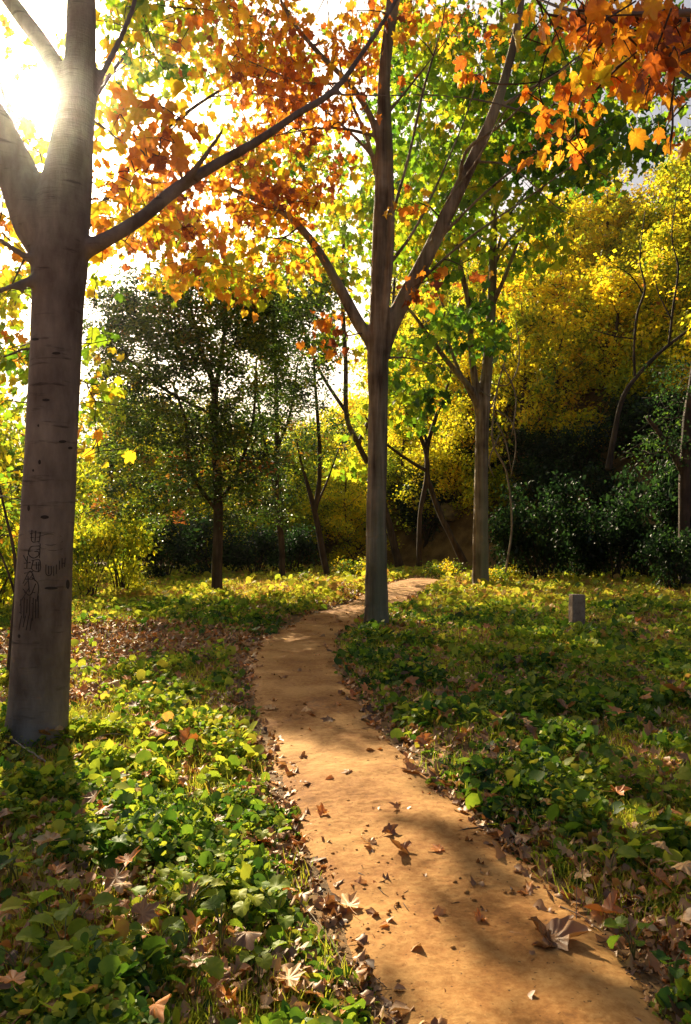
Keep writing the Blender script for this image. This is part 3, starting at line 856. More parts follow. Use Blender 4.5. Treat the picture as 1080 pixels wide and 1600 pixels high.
evergreen('evergreen_tree', 339, 929, 'dark small-leaved evergreen with a reddish trunk, largest of those left of the path',
          [[(340, 940, 0, 20), (339, 915, 0, 17), (340, 860, 0, 16), (341, 800, 0, 15), (338, 720, 0, 13), (336, 650, 0, 12), (334, 600, 0, 11), (318, 560, 0, 8), (305, 510, 0, 6), (292, 450, 0, 4)],
           [(336, 610, 0, 9), (345, 565, .2, 7), (352, 500, .3, 6), (350, 440, .3, 4)],
           [(341, 800, 0, 8), (300, 740, -.3, 6), (290, 660, -.5, 5), (270, 600, -.7, 4)],
           [(340, 790, 0, 8), (370, 740, .3, 6), (395, 660, .3, 5), (400, 580, .3, 3)],
           [(338, 650, 0, 6), (260, 610, -.6, 5), (200, 560, -1, 3)]],
          [(330, 500, 110, 70, -1.8, 1.8, 62, 34, .085, .52, .16), (240, 560, 90, 110, -1.8, 1.8, 72, 34, .085, .46, .15), (380, 600, 70, 90, -1.8, 1.8, 46, 32, .085, .50, .16), (400, 480, 70, 50, -1.6, 1.6, 20, 30, .085, .5, .15),
           (260, 700, 110, 70, -1.6, 1.8, 46, 30, .085, .45, .2), (350, 720, 80, 70, -1.6, 1.8, 34, 30, .085, .38, .2), (180, 500, 50, 50, -1, 1.5, 16, 28, .085, .30, .12),
           (220, 790, 80, 50, -1, 1.2, 16, 26, .085, .5, .2), (380, 790, 50, 40, -1, 1.2, 8, 26, .085, .3, .2), (290, 440, 120, 22, -1, 1.5, 22, 22, .08, .3, .12)], dn=1.9, dl=2.1)
evergreen('slim_evergreen', 441, 911, 'slim straight dark tree standing between the reddish evergreen and the path',
          [[(441, 920, 0, 12), (441, 905, 0, 10), (440, 850, 0, 10), (432, 780, 0, 9), (433, 700, 0, 8), (432, 620, 0, 7), (428, 540, 0, 5), (425, 460, 0, 3)],
           [(434, 780, 0, 6), (420, 720, 0, 5), (405, 640, -.3, 4), (400, 560, -.4, 3)], [(434, 700, 0, 5), (455, 640, .3, 4), (465, 570, .4, 3)]],
          [(430, 500, 60, 60, -1.6, 1.8, 34, 34, .095, .40, .14), (440, 600, 55, 70, -1.6, 1.8, 34, 32, .095, .42, .16), (425, 700, 50, 60, -1.5, 1.5, 20, 28, .095, .40, .2), (430, 790, 40, 30, -1, 1, 6, 26, .095, .3, .2), (460, 460, 70, 40, -1.6, 1.8, 22, 30, .095, .42, .15)], .42, dn=1.6)
evergreen('bent_evergreen', 512, 904, 'thin tree with a bent forked stem beside the far bend of the path',
          [[(516, 912, 0, 11), (511, 895, 0, 10), (502, 850, 0, 10), (492, 800, 0, 9), (480, 755, 0, 6), (470, 720, 0, 4), (462, 680, 0, 3)],
           [(492, 802, 0, 8), (499, 750, 0, 7), (499, 690, .2, 6), (494, 620, .2, 5), (490, 560, .3, 3)], [(495, 790, 0, 4), (512, 750, .2, 3), (530, 700, .4, 2)]],
          [(490, 620, 50, 80, -1.5, 1.5, 26, 26, .095, .45, .16), (475, 700, 40, 50, -1.5, 1.5, 12, 24, .095, .5, .18), (505, 540, 45, 40, -1.5, 1.5, 14, 26, .095, .45, .14)], .42)

# ================================================================ BARE AND LEANING TREES FURTHER BACK
def sparse(name, base, label, limbs, regs=(), bark=BARK_D, tp=SIMPLES, spread=.5, mat=SHRUB, cat='tree'):
    t = Tree(name, base, label, cat)
    for L in limbs:
        t.limb(L, 9, .12, .2)
    if regs:
        t.crown(regs, tp, -.5, spread)
    t.finish(bark, BARK_T, mat, None)


sparse('twin_stemmed_tree', base_at(690, 872, 29), 'dark tree with two splayed stems meeting above head height, between the two straight trunks',
       [[(655, 885, 29, 9), (655, 860, 29, 8), (657, 800, 29, 7), (667, 745, 29, 8), (664, 700, 29, 7), (640, 650, 29, 6), (610, 600, 29, 5), (600, 520, 29, 3)],
        [(726, 880, 29, 12), (712, 852, 29, 10), (690, 808, 29, 9), (674, 765, 29, 9), (668, 742, 29, 8), (668, 700, 29.2, 7), (682, 650, 29.5, 6), (700, 600, 29.5, 4), (712, 540, 29.5, 3)],
        [(665, 735, 29, 6), (640, 720, 28.6, 5), (600, 690, 28, 4), (570, 650, 27.6, 3)], [(668, 700, 29, 5), (660, 650, 29.5, 4), (655, 590, 30, 3)]],
       [(640, 560, 60, 60, 27, 31, 16, 22, .2, .6, .08), (690, 600, 40, 50, 27, 31, 10, 22, .2, .55, .1), (600, 620, 40, 40, 26, 30, 10, 22, .2, .62, .08)])
sparse('hillside_tree', base_at(958, 700, 31), 'bare dark branching tree leaning over the yellow hillside at the right',
       [[(950, 735, 30, 9.9), (958, 690, 30, 8.7), (972, 625, 30, 7.4), (998, 585, 30, 6.2), (1035, 548, 30, 5.6), (1082, 512, 30, 4.3), (1150, 470, 30, 3.1)],
        [(992, 592, 30, 4.3), (991, 540, 30, 3.7), (996, 490, 29.8, 3.7), (1008, 450, 29.6, 3.1), (1000, 405, 29.5, 1.9), (1008, 330, 29.5, 1.2)],
        [(1045, 540, 30, 3.7), (1052, 480, 30, 3.7), (1060, 420, 29.8, 3.1), (1050, 370, 29.6, 1.9), (1058, 300, 29.6, 1.2)],
        [(1006, 460, 29.8, 2.5), (985, 430, 29.5, 1.9), (955, 412, 29.3, 1.2)], [(1050, 500, 30, 2.5), (1030, 460, 30, 1.9), (1020, 420, 30, 1.2)],
        [(994, 530, 30, 2.5), (960, 525, 29.6, 1.9), (925, 515, 29.4, 1.2)]],
       [(1010, 430, 60, 80, 29, 31, 10, 10, .17, .66, .06)])
sparse('broad_dark_tree', base_at(1069, 900, 21), 'dark shaded trunk at the right edge beyond the clearing',
       [[(1070, 925, 21, 22), (1070, 890, 21, 19), (1069, 820, 21, 18), (1070, 740, 21, 17), (1075, 660, 21, 18), (1085, 580, 21, 12), (1090, 500, 21, 8)],
        [(1070, 740, 21, 12), (1040, 690, 21, 8), (1010, 650, 21, 6)]],
       [(1060, 620, 50, 60, 20, 23, 22, 30, .11, .12, .06), (1040, 700, 50, 50, 20, 23, 22, 30, .11, .10, .06)], mat=SHRUB)
sparse('thin_sapling', base_at(12, 1072), 'thin brown sapling stem at the left edge behind the big grey trunk',
       [[(12, 1080, 7.4, 9), (15, 1040, 7.4, 8), (22, 960, 7.4, 7), (26, 900, 7.4, 6), (20, 850, 7.4, 5), (8, 800, 7.4, 4), (-5, 740, 7.4, 3)],
        [(24, 930, 7.4, 4), (8, 880, 7.5, 3), (-8, 850, 7.5, 2)], [(26, 900, 7.4, 3), (38, 860, 7.6, 2), (42, 800, 7.7, 2)]],
       [(10, 800, 30, 60, 7.2, 8.6, 8, 8, .07, .6, .1)], BARK_T, SIMPLES, .3)

# hanging pale vines by the right tree
sparse('dry_vine', base_at(800, 893, 23), 'tangle of pale dry vines hanging behind the slim right-hand trunk',
       [[(790, 895, 23, 3), (800, 820, 23, 3), (792, 740, 23, 3), (770, 690, 22.7, 3), (775, 620, 22.5, 3), (790, 560, 22.5, 2), (800, 520, 22.5, 2)],
        [(775, 640, 22.5, 2.6), (800, 660, 22.5, 2), (806, 700, 22.5, 2), (798, 745, 22.5, 1.6)], [(770, 600, 22.5, 2.4), (796, 600, 22.4, 2), (812, 560, 22.4, 2), (806, 500, 22.4, 1.6)],
        [(776, 660, 22.5, 2.4), (790, 690, 22.5, 2), (800, 740, 22.5, 1.6)], [(780, 680, 22.5, 2.4), (764, 720, 22.4, 2), (772, 745, 22.4, 1.6)],
        [(774, 620, 22.5, 2.4), (760, 660, 22.2, 2), (778, 700, 22.2, 1.8)], [(786, 570, 22.5, 2.4), (806, 620, 22.3, 2), (800, 680, 22.3, 1.6)]],
       (), BARK_P, cat='vine')

# ================================================================ SHRUBS: the hillside and the back of the clearing
def shrub_proto(name, seed, n, size, vm, vs, h=1.0, stems=5, clump=26, tpl=QUADS, mat=SHRUB):
    """unit shrub about 2 m across: a stem cluster and a crown of leaf clumps"""
    rg = np.random.default_rng(seed)
    root = bpy.data.objects.new(name, None); link(root)
    C = rg.normal(0, 1, (clump, 3)); C /= np.linalg.norm(C, axis=1)[:, None]
    C *= rg.uniform(.35, 1.0, clump)[:, None] * [1, 1, .8 * h]; C[:, 2] += .95 * h
    C[:, 2] = np.maximum(C[:, 2], .15)
    k = rg.integers(0, clump, n)
    P = C[k] + rg.normal(0, .20, (n, 3)) * [1, 1, .7]
    P[:, 2] = np.maximum(P[:, 2], .02)
    v = np.clip(vm + rg.normal(0, vs, clump)[k] + rg.normal(0, .06, n), .01, 1)
    A = leaves(tpl, P, rg.uniform(.6, 1.2, n) * size, rg.uniform(0, 6.28, n), rg.normal(-.3, .5, n), rg.normal(0, .6, n), v)
    A.build('foliage', mat, root, shade=False)
    S = Acc()
    for c_ in C[rg.choice(clump, min(clump, stems * 3), replace=False)]:
        a = np.array([rg.normal(0, .08), rg.normal(0, .08), -.25])
        P2, R2 = resample([a, a * .5 + c_ * [.3, .3, .45] + rg.normal(0, .06, 3), c_], [.028, .018, .006], .15)
        S.add(*tube(P2, R2, 5, .1, 1))
    S.build('stems', BARK_D, root)
    return root


used_protos = set()


def place_shrub(proto, x, y, s, rz, label, group, sz=1.0, cat='shrub', dz=-.15):
    if proto.name not in used_protos:
        used_protos.add(proto.name); r = proto
    else:
        r = proto.copy(); link(r)
        for ch in proto.children:
            c = ch.copy(); link(c); c.parent = r
    r.location = (x, y, gz1(x, y) + dz * s); r.rotation_euler = (0, 0, rz); r.scale = (s, s, s * sz)
    tag(r, label, cat, group)
    return r


# tall trees closing the view behind the evergreens
def tree_proto(name, seed, n, size, vm, vs, mat=SHRUB):
    rg = np.random.default_rng(seed)
    root = bpy.data.objects.new(name, None); link(root)
    S = Acc(); tips = []
    P0, R0 = resample([[0, 0, -.3], [rg.normal(0, .1), 0, 2], [rg.normal(0, .25), rg.normal(0, .2), 4], [rg.normal(0, .3), rg.normal(0, .3), 7.2]], [.16, .13, .09, .02], .3)
    S.add(*tube(P0, R0, 10, .1, 1))
    for k in range(46):
        h = rg.uniform(.14, .97); a0 = P0[int(h * (len(P0) - 1))]; a = rg.uniform(0, 6.28)
        L = (2.6 * math.sin(math.pi * min(1, h * .9 + .12)) + .5) * rg.uniform(.45, 1.1)
        e = a0 + [math.cos(a) * L, math.sin(a) * L, L * rg.uniform(.1, .7)]
        P1, R1 = resample([a0, (a0 + e) / 2 + rg.normal(0, .15, 3), e], [.035, .022, .008], .25)
        S.add(*tube(P1, R1, 5)); tips += [e, (a0 + e) / 2 + rg.normal(0, .25, 3), a0 + (e - a0) * .8 + rg.normal(0, .35, 3)]
    tips = np.array(tips); k = rg.integers(0, len(tips), n)
    P = tips[k] + rg.normal(0, .30, (n, 3)) * [1, 1, .75]
    v = np.clip(vm + rg.normal(0, vs, len(tips))[k] + rg.normal(0, .05, n), .01, 1)
    A = leaves(QUADS, P, rg.uniform(.6, 1.2, n) * size, rg.uniform(0, 6.28, n), rg.normal(-.4, .5, n), rg.normal(0, .6, n), v)
    A.build('crown', mat, root, shade=False); S.build('trunk', BARK_D, root)
    return root


YEL = [shrub_proto('yellow_shrub', 11 + i, 1900, .15, .61, .09, 1.0) for i in range(3)]
GRY = [shrub_proto('golden_green_shrub', 21 + i, 2600, .13, .52, .09, 1.1) for i in range(3)]
DKG = [shrub_proto('shade_dark_green_shrub', 31 + i, 3000, .12, .05, .06, 1.1) for i in range(3)]  # green leaves set near black, painting in the pool of shade
LOW = [shrub_proto('low_bush', 41 + i, 1800, .12, .45, .12, .6, 4, 18) for i in range(2)]

YTR = [tree_proto('yellow_tree', 61, 4200, .26, .62, .09), tree_proto('yellow_tree', 62, 3800, .26, .54, .10), tree_proto('yellow_tree', 63, 3400, .28, .62, .07)]
count = 0
ys = 27.0
while ys < 80:
    step = 2.1 + (ys - 27) * .05
    xs = np.arange(-.60 * ys, .60 * ys, step) + RNG.uniform(-.5, .5)
    for x in xs:
        x = x + RNG.uniform(-.6, .6); y = ys + RNG.uniform(-.7, .7)
        s = float(base_s(x, y))
        if s < .3 or abs(x) > .56 * y:
            continue
        if s > 26 and x > 0 or (x < 0 and s > 22):
            continue
        r = RNG.uniform()
        sc = (1.25 + (y - 27) * .03) * RNG.uniform(.85, 1.2)
        if x > 3:
            if s < 3.8:
                if r < .75: pr, lb, gp = DKG, 'dark green shaded shrub at the foot of the hillside behind the clearing', 'dark shrubs at the foot of the hillside'
                else: pr, lb, gp = GRY, 'olive shrub among the dark ones at the foot of the hillside', 'olive shrubs at the foot of the hillside'
            else:
                if r < .46: pr, lb, gp = YTR, 'small yellow-leaved tree with dark twigs showing, rising from the sunny hillside', 'yellow trees on the hillside'; sc *= .52
                elif r < .76: pr, lb, gp = YEL, 'yellow autumn shrub covering the sunny hillside at the right', 'yellow shrubs on the hillside'
                elif r < .93: pr, lb, gp = GRY, 'yellow-green shrub mixed among the yellow ones on the hillside', 'yellow-green shrubs on the hillside'
                else: pr, lb, gp = DKG, 'dark green shrub standing out on the yellow hillside', 'dark shrubs up on the hillside'
        else:
            if r < .62: pr, lb, gp = GRY, 'yellow-green shrub in the thicket behind the evergreens', 'yellow-green shrubs in the far thicket'
            elif r < .8: pr, lb, gp = DKG, 'dark green shrub in the thicket behind the evergreens', 'dark shrubs in the far thicket'
            else: pr, lb, gp = YEL, 'yellow shrub in the thicket behind the evergreens', 'yellow shrubs in the far thicket'
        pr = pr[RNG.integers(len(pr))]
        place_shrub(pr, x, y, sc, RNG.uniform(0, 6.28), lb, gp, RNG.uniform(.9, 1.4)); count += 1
    ys += step * .9
print('hill shrubs', count)

# bushes in front of the thicket: (px, depth, scale, height factor, kind, label)
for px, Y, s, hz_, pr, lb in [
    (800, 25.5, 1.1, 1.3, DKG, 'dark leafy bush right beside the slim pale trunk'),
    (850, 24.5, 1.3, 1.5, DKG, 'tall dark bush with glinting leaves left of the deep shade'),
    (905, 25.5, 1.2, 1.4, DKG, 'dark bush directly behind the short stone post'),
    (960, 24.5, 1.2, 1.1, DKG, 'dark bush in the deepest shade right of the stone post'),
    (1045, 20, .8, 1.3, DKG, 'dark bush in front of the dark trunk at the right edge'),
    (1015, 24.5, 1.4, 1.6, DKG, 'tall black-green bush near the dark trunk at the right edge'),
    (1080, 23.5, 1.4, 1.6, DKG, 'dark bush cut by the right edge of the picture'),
    (780, 23.5, .6, 1.0, LOW, 'low olive bush at the foot of the dark bushes'),
    (880, 22.5, .45, 1.0, LOW, 'low green bush behind the stone post'),
    (690, 27, .8, .9, LOW, 'low bush under the splayed twin stems'),
    (560, 27.5, .9, .9, LOW, 'low bush just left of the forked tree'),
    (460, 30, 1.1, 1.1, DKG, 'dark bush standing in for shadow behind the bent thin tree'),  # dark bushes from here to the reddish trunk stand in for shadow under foliage
    (400, 28, 1.2, 1.0, DKG, 'dark bush standing in for shadow behind the slim straight evergreen'),
    (330, 27, 1.3, 1.0, DKG, 'black-green bush standing in for shadow behind the reddish trunk'),
    (260, 25, 1.1, 1.1, DKG, 'dark bush standing in for shadow left of the reddish trunk'),
    (190, 19, .85, 1.5, GRY, 'olive brown bush just right of the big grey trunk'),
    (140, 17.5, .8, 1.5, GRY, 'yellow-green bush touching the right side of the big grey trunk'),
    (215, 20, .5, .9, LOW, 'small olive bush at the front of the left thicket'),
    (-10, 14, 1.0, 1.4, GRY, 'golden bush cut by the left edge behind the sapling'),
    (30, 20, 1.3, 1.5, GRY, 'yellow bush left of the big grey trunk'),
    (80, 24, 1.6, 1.6, GRY, 'pale bush hidden largely behind the big grey trunk'),
    (-60, 24, 2.0, 1.8, GRY, 'tall golden bush at the far left edge')]:
    p = at(px, 840, Y)
    place_shrub(pr[RNG.integers(len(pr))], p[0], Y, s, RNG.uniform(0, 6.28), lb, 'bushes around the clearing', hz_, 'bush')

BT = [tree_proto('thicket_tree', 51, 11000, .17, .52, .09), tree_proto('thicket_tree', 52, 11000, .17, .44, .10), tree_proto('thicket_tree', 53, 10000, .17, .60, .08)]
for px, Y, s, k, lb in [
    (180, 33, 1.2, 0, 'yellow-green tree showing just right of the big grey trunk'), (205, 42, 1.3, 1, 'green tree behind the left edge of the big evergreen'),
    (235, 40, 1.3, 1, 'tall green tree behind the left half of the big evergreen'),
    (300, 36, 1.15, 1, 'green tree directly behind the big evergreen'), (370, 42, 1.15, 0, 'yellow-green tree glowing behind the right half of the big evergreen'),
    (440, 37, .9, 1, 'green tree behind the slim straight evergreen'), (470, 40, 1.1, 1, 'green tree filling the gap between the two thin dark trees'),
    (500, 43, .95, 0, 'yellow-green tree behind the bent thin tree'),
    (545, 36, .75, 2, 'golden tree just left of the forked trunk'), (630, 40, .85, 0, 'yellow-green tree between the two straight trunks'),
    (700, 37, .9, 2, 'golden tree left of the slim pale trunk'), (60, 44, 1.0, 0, 'pale tree behind the big grey trunk'), (-20, 34, .85, 2, 'golden tree cut by the left edge'),
    (590, 47, .9, 1, 'green tree far behind the forked trunk'), (900, 62, 1.1, 1, 'dark green tree on the skyline of the hill'), (960, 52, 1.0, 1, 'dark green tree rising from the yellow hillside')]:
    p = at(px, 840, Y)
    place_shrub(BT[k], p[0], Y, s, RNG.uniform(0, 6.28), lb, 'trees of the far thicket', 1.0, 'tree')

# pale rock on the far bank
def rock(name, loc, s, label, cat='rock', col=(.30, .22, .12)):
    m, t_ = new_mat('rock'); p = node(t_, 'ShaderNodeBsdfPrincipled', Roughness=.9)
    tc = node(t_, 'ShaderNodeTexCoord'); n = node(t_, 'ShaderNodeTexNoise', Scale=5.0, Detail=8.0); t_.links.new(tc.outputs['Object'], n.inputs['Vector'])
    c = ramp(t_, n.outputs[0], [(.3, tuple(x * .4 for x in col)), (.6, col)]); t_.links.new(c, p.inputs['Base Color'])
    b = node(t_, 'ShaderNodeBump', Strength=.6, Distance=.05); t_.links.new(n.outputs[0], b.inputs['Height']); t_.links.new(b.outputs[0], p.inputs['Normal'])
    o = node(t_, 'ShaderNodeOutputMaterial'); t_.links.new(p.outputs[0], o.inputs[0])
    nu_, nv_ = 24, 14
    th = np.linspace(0, 2 * math.pi, nu_, endpoint=False); ph = np.linspace(.05, math.pi - .05, nv_)
    TH, PHI = np.meshgrid(th, ph)
    d = np.stack([np.cos(TH) * np.sin(PHI), np.sin(TH) * np.sin(PHI), np.cos(PHI)], -1)
    r = .75 + .5 * fbm(d[..., 0] * 1.3 + d[..., 2] * 2 + loc[0], d[..., 1] * 1.3 + d[..., 2] + loc[1], 4, 3)
    V = (d * r[..., None] * np.array(s)).reshape(-1, 3)
    i = np.arange(nv_ - 1)[:, None] * nu_; j = np.arange(nu_)[None]
    Fq = np.stack([i + j, i + nu_ + j, i + nu_ + (j + 1) % nu_, i + (j + 1) % nu_], -1).reshape(-1, 4)
    ob = mesh_obj(name, V, Fq, m); ob.location = loc
    return tag(ob, label, cat)


p = at(703, 800, 37); rock('rock', (p[0], 37, p[2]), (.8, .7, .5), 'pale boulder between the straight trunks on the far bank')

# short stone post
SP, _t = new_mat('post_stone')
_tc = node(_t, 'ShaderNodeTexCoord'); _n = node(_t, 'ShaderNodeTexNoise', Scale=9.0, Detail=9.0, Roughness=.65); _t.links.new(_tc.outputs['Object'], _n.inputs['Vector'])
_c = ramp(_t, _n.outputs[0], [(.3, (.14, .09, .06)), (.5, (.32, .22, .16)), (.7, (.44, .33, .25))])
_p = node(_t, 'ShaderNodeBsdfPrincipled', Roughness=.9); _t.links.new(_c, _p.inputs['Base Color'])
_b = node(_t, 'ShaderNodeBump', Strength=.5, Distance=.02); _t.links.new(_n.outputs[0], _b.inputs['Height']); _t.links.new(_b.outputs[0], _p.inputs['Normal'])
_o = node(_t, 'ShaderNodeOutputMaterial'); _t.links.new(_p.outputs[0], _o.inputs[0])
import bmesh
bx_, by_, bz_ = base_at(901, 982)
bm = bmesh.new(); bmesh.ops.create_cube(bm, size=1)
for v in bm.verts:
    v.co.x *= .22; v.co.y *= .16; v.co.z = v.co.z * .78 + .21
bmesh.ops.bevel(bm, geom=bm.edges[:], offset=.014, segments=3, profile=.6, affect='EDGES')
bmesh.ops.subdivide_edges(bm, edges=[e for e in bm.edges if e.calc_length() > .1], cuts=6, use_grid_fill=True)
for v in bm.verts:
    k = float(fbm(v.co.x * 9 + v.co.y * 5, v.co.z * 9, 2)) - .5
    v.co.x += k * .016; v.co.y += k * .012
me = bpy.data.meshes.new('stone_post'); bm.to_mesh(me); bm.free(); me.materials.append(SP)
o = bpy.data.objects.new('stone_post', me); link(o); o.location = (bx_, by_, bz_ - .09); o.rotation_euler = (0, math.radians(1.5), math.radians(8))
tag(o, 'short weathered grey-brown stone post standing in the grass at the right', 'post')

# ================================================================ GROUND COVER (uncountable)
def scatter(n, y0, y1, margin=1.0, power=1.0):
    u = RNG.uniform(0, 1, n)
    Y = y0 * (y1 / y0) ** (u ** power)
    X = RNG.uniform(-1, 1, n) * (.50 * Y + margin)
    return X, Y


def keep_off_path(X, Y, lo=-.03, hi=.25, s=0):
    d = path_dist(X, Y) + (fbm(X * 3, Y * 3, 21 + s) - .5) * .34
    return RNG.uniform(0, 1, len(X)) < smooth(lo, hi, d)


def zone_v(X, Y):
    """greener in the near and middle ground, yellower far off and in patches, near left yellowed to paint sunlight"""
    return .42 + .13 * smooth(.6, -1.0, X) * smooth(7, 4.5, Y) + .05 * smooth(.8, 2, X) * smooth(8, 4, Y) + .34 * (fbm(X * .55, Y * .55, 31) - .5) * 2 * .7 + .30 * smooth(11, 19, Y) + .10 * smooth(2.2, 4.5, -X) * smooth(9, 4, Y)  # near-left term paints the sunlit patch into the leaf colour


def bare(X, Y):
    """1 where leaf litter lies bare (left of the path, mid distance)"""
    pxx = 540 + F * X / Y
    e = ((X + 3.2) / 2.4) ** 2 + ((Y - 10.2) / 2.6) ** 2
    return smooth(1.2, .5, e + (fbm(X, Y, 41) - .5) * .8)


def by_post(X, Y):
    """trampled, sparser growth at the foot of the stone post"""
    return smooth(.55, .2, np.abs(X - bx_)) * smooth(-2.2, -.8, Y - by_) * smooth(.5, .2, Y - by_)


# low round-leaved herbs
X, Y = scatter(620000, 1.9, 34)
k = keep_off_path(X, Y) & (base_s(X, Y) < 1.5) & (RNG.uniform(0, 1, len(X)) > bare(X, Y) * .93)
clumpn = fbm(X * 2.6, Y * 2.6, 51, 3) * .6 + fbm(X * 9, Y * 9, 52, 2) * .4
hole = fbm(X * 1.1 + 40, Y * 1.1, 71, 3)
k &= RNG.uniform(0, 1, len(X)) < smooth(.40, .58, clumpn + .05) * (.12 + .88 * smooth(.36, .50, hole))
X, Y = X[k], Y[k]; n = len(X)
hgt = (.006 + .075 * RNG.uniform(0, 1, n) ** 1.3) * (.25 + 1.7 * smooth(.3, .75, fbm(X * 2.6, Y * 2.6, 51, 3))) * (1 + .02 * Y) * smooth(0, .5, path_dist(X, Y) + .15)
hgt = hgt * (1 - .85 * by_post(X, Y))
P = np.stack([X, Y, gz(X, Y) + hgt], -1)
sz = np.exp(np.clip(RNG.normal(0, .55, n), -1.2, 1.25)) * (.0145 + .0022 * Y) * (.75 + .6 * fbm(X * 1.7, Y * 1.7, 77, 2))
v = np.clip(zone_v(X, Y) + RNG.normal(0, .15, n) + (RNG.uniform(0, 1, n) < .05) * .4, .01, .98)
A = leaves(ROUNDS + [t_simple(.8, .1)], P, sz, RNG.uniform(0, 6.28, n), RNG.normal(.25, .6, n), RNG.normal(0, .6, n), v)
o = A.build('ground_herbs', COVER, shade=False); tag(o, 'low round-leaved green herbs carpeting the ground on both sides of the path', 'ground cover', kind='stuff')

# feathery grass and weeds
X, Y = scatter(300000, 1.9, 34)
k = keep_off_path(X, Y, 0, .3, 3) & (base_s(X, Y) < 1.5) & (RNG.uniform(0, 1, len(X)) > bare(X, Y) * .9)
gn = fbm(X * 1.2 + 9, Y * 1.2, 61, 3)
k &= RNG.uniform(0, 1, len(X)) < smooth(.30, .52, gn + .05 + .10 * smooth(13, 20, Y) + .10 * smooth(0, -1.2, X) * smooth(7, 4.5, Y))
X, Y = X[k], Y[k]; n = len(X)
P = np.stack([X, Y, gz(X, Y) - .01], -1)
sz = RNG.uniform(.3, 1.2, n) * (.075 + .0045 * Y)
sz = sz * (1 - .75 * by_post(X, Y))
W = leaves(BLADES, P, np.ones(n), RNG.uniform(0, 6.28, n), RNG.normal(0, .25, n), RNG.normal(0, .25, n), np.clip(zone_v(X, Y) + .24 + RNG.normal(0, .14, n), .01, .98))
Vb = np.concatenate(W.V).reshape(n, 7, 3); Vb = P[:, None] + (Vb - P[:, None]) * sz[:, None, None] * np.array([1, 1, 1])
Fb = np.concatenate([x for f in W.F.values() for x in f])
o = mesh_obj('grass', Vb.reshape(-1, 3), Fb, COVER, attr=np.concatenate(W.A), shade=False)
tag(o, 'fine yellow-green grass growing among the herbs and across the clearing', 'grass', kind='stuff')

# leaf litter
DRYT = [t_maple(.5, 11, .3), t_maple(-.5, 12), t_maple(.8, 13, .5), t_maple(-.2, 14, -.4), t_simple(.7, .3)]
X, Y = scatter(90000, 1.9, 32)
d = path_dist(X, Y)
dens = .20 + .30 * smooth(.50, .38, fbm(X * 1.1 + 40, Y * 1.1, 71, 3)) + .9 * bare(X, Y) + .50 * smooth(.75, .1, d) * smooth(-.12, .05, d) * smooth(.35, .62, fbm(X * 1.6, Y * 1.6, 81, 3))
k = (RNG.uniform(0, 1, len(X)) < dens) & ((d > -.10 + RNG.uniform(-.12, .12, len(X))) | (RNG.uniform(0, 1, len(X)) < .05)) & (base_s(X, Y) < 1.5)
X, Y = X[k], Y[k]; n = len(X)
P = np.stack([X, Y, gz(X, Y) + .015 + RNG.uniform(0, .05, n) * (path_dist(X, Y) > .1)], -1)
A = leaves(DRYT, P, RNG.uniform(.25, 1.0, n) ** 1.3 * (.055 + .006 * Y), RNG.uniform(0, 6.28, n), RNG.normal(0, .16, n), RNG.normal(0, .2, n), np.clip(RNG.normal(.48, .24, n), 0, 1))
o = A.build('leaf_litter', DRY, shade=False); tag(o, 'small brown dry leaf fragments littering the soil and path edges', 'leaf litter', kind='stuff')

# crumbs, grit and twig bits on the path
acc = Acc()
n = 2300
uu_ = RNG.uniform(0, 399, n) ** 1.0; uu_ = 399 * (RNG.uniform(0, 1, n) ** 1.6)
cxx = np.interp(uu_, np.arange(400), PC[:, 0]); cyy = np.interp(uu_, np.arange(400), PC[:, 1]); hh = np.interp(uu_, np.arange(400), PH)
off = np.sign(RNG.uniform(-1, 1, n)) * RNG.uniform(0, 1, n) ** .6 * 1.15
X = cxx + off * hh; Y = cyy + RNG.normal(0, .1, n)
Z = gz(X, Y) + .012
for i in range(n):
    if Y[i] < 1.8: continue
    if i % 3:
        s_ = RNG.uniform(.0015, .006)
        V = np.array([[1, 0, 0], [0, 1, 0], [-1, 0, 0], [0, -1, 0], [0, 0, 1], [0, 0, -1]]) * RNG.uniform(.6, 1.3, (6, 1)) * s_ + [X[i], Y[i], Z[i]]
        acc.add(V, np.array([[0, 1, 4], [1, 2, 4], [2, 3, 4], [3, 0, 4], [1, 0, 5], [2, 1, 5], [3, 2, 5], [0, 3, 5]]))
    else:
        L = RNG.uniform(.01, .06); a = RNG.uniform(0, 6.28); dv = np.array([math.cos(a), math.sin(a), RNG.normal(0, .1)]) * L
        c0 = np.array([X[i], Y[i], Z[i] + .004])
        acc.add(*tube(np.array([c0 - dv, c0 + RNG.normal(0, .1, 3) * L * [1, 1, .2], c0 + dv]), [.0016, .0014, .0008], 4))
o = acc.build('path_debris', BARK_T); tag(o, 'tiny dark twig bits and grit scattered over the dirt path', 'debris', kind='stuff')

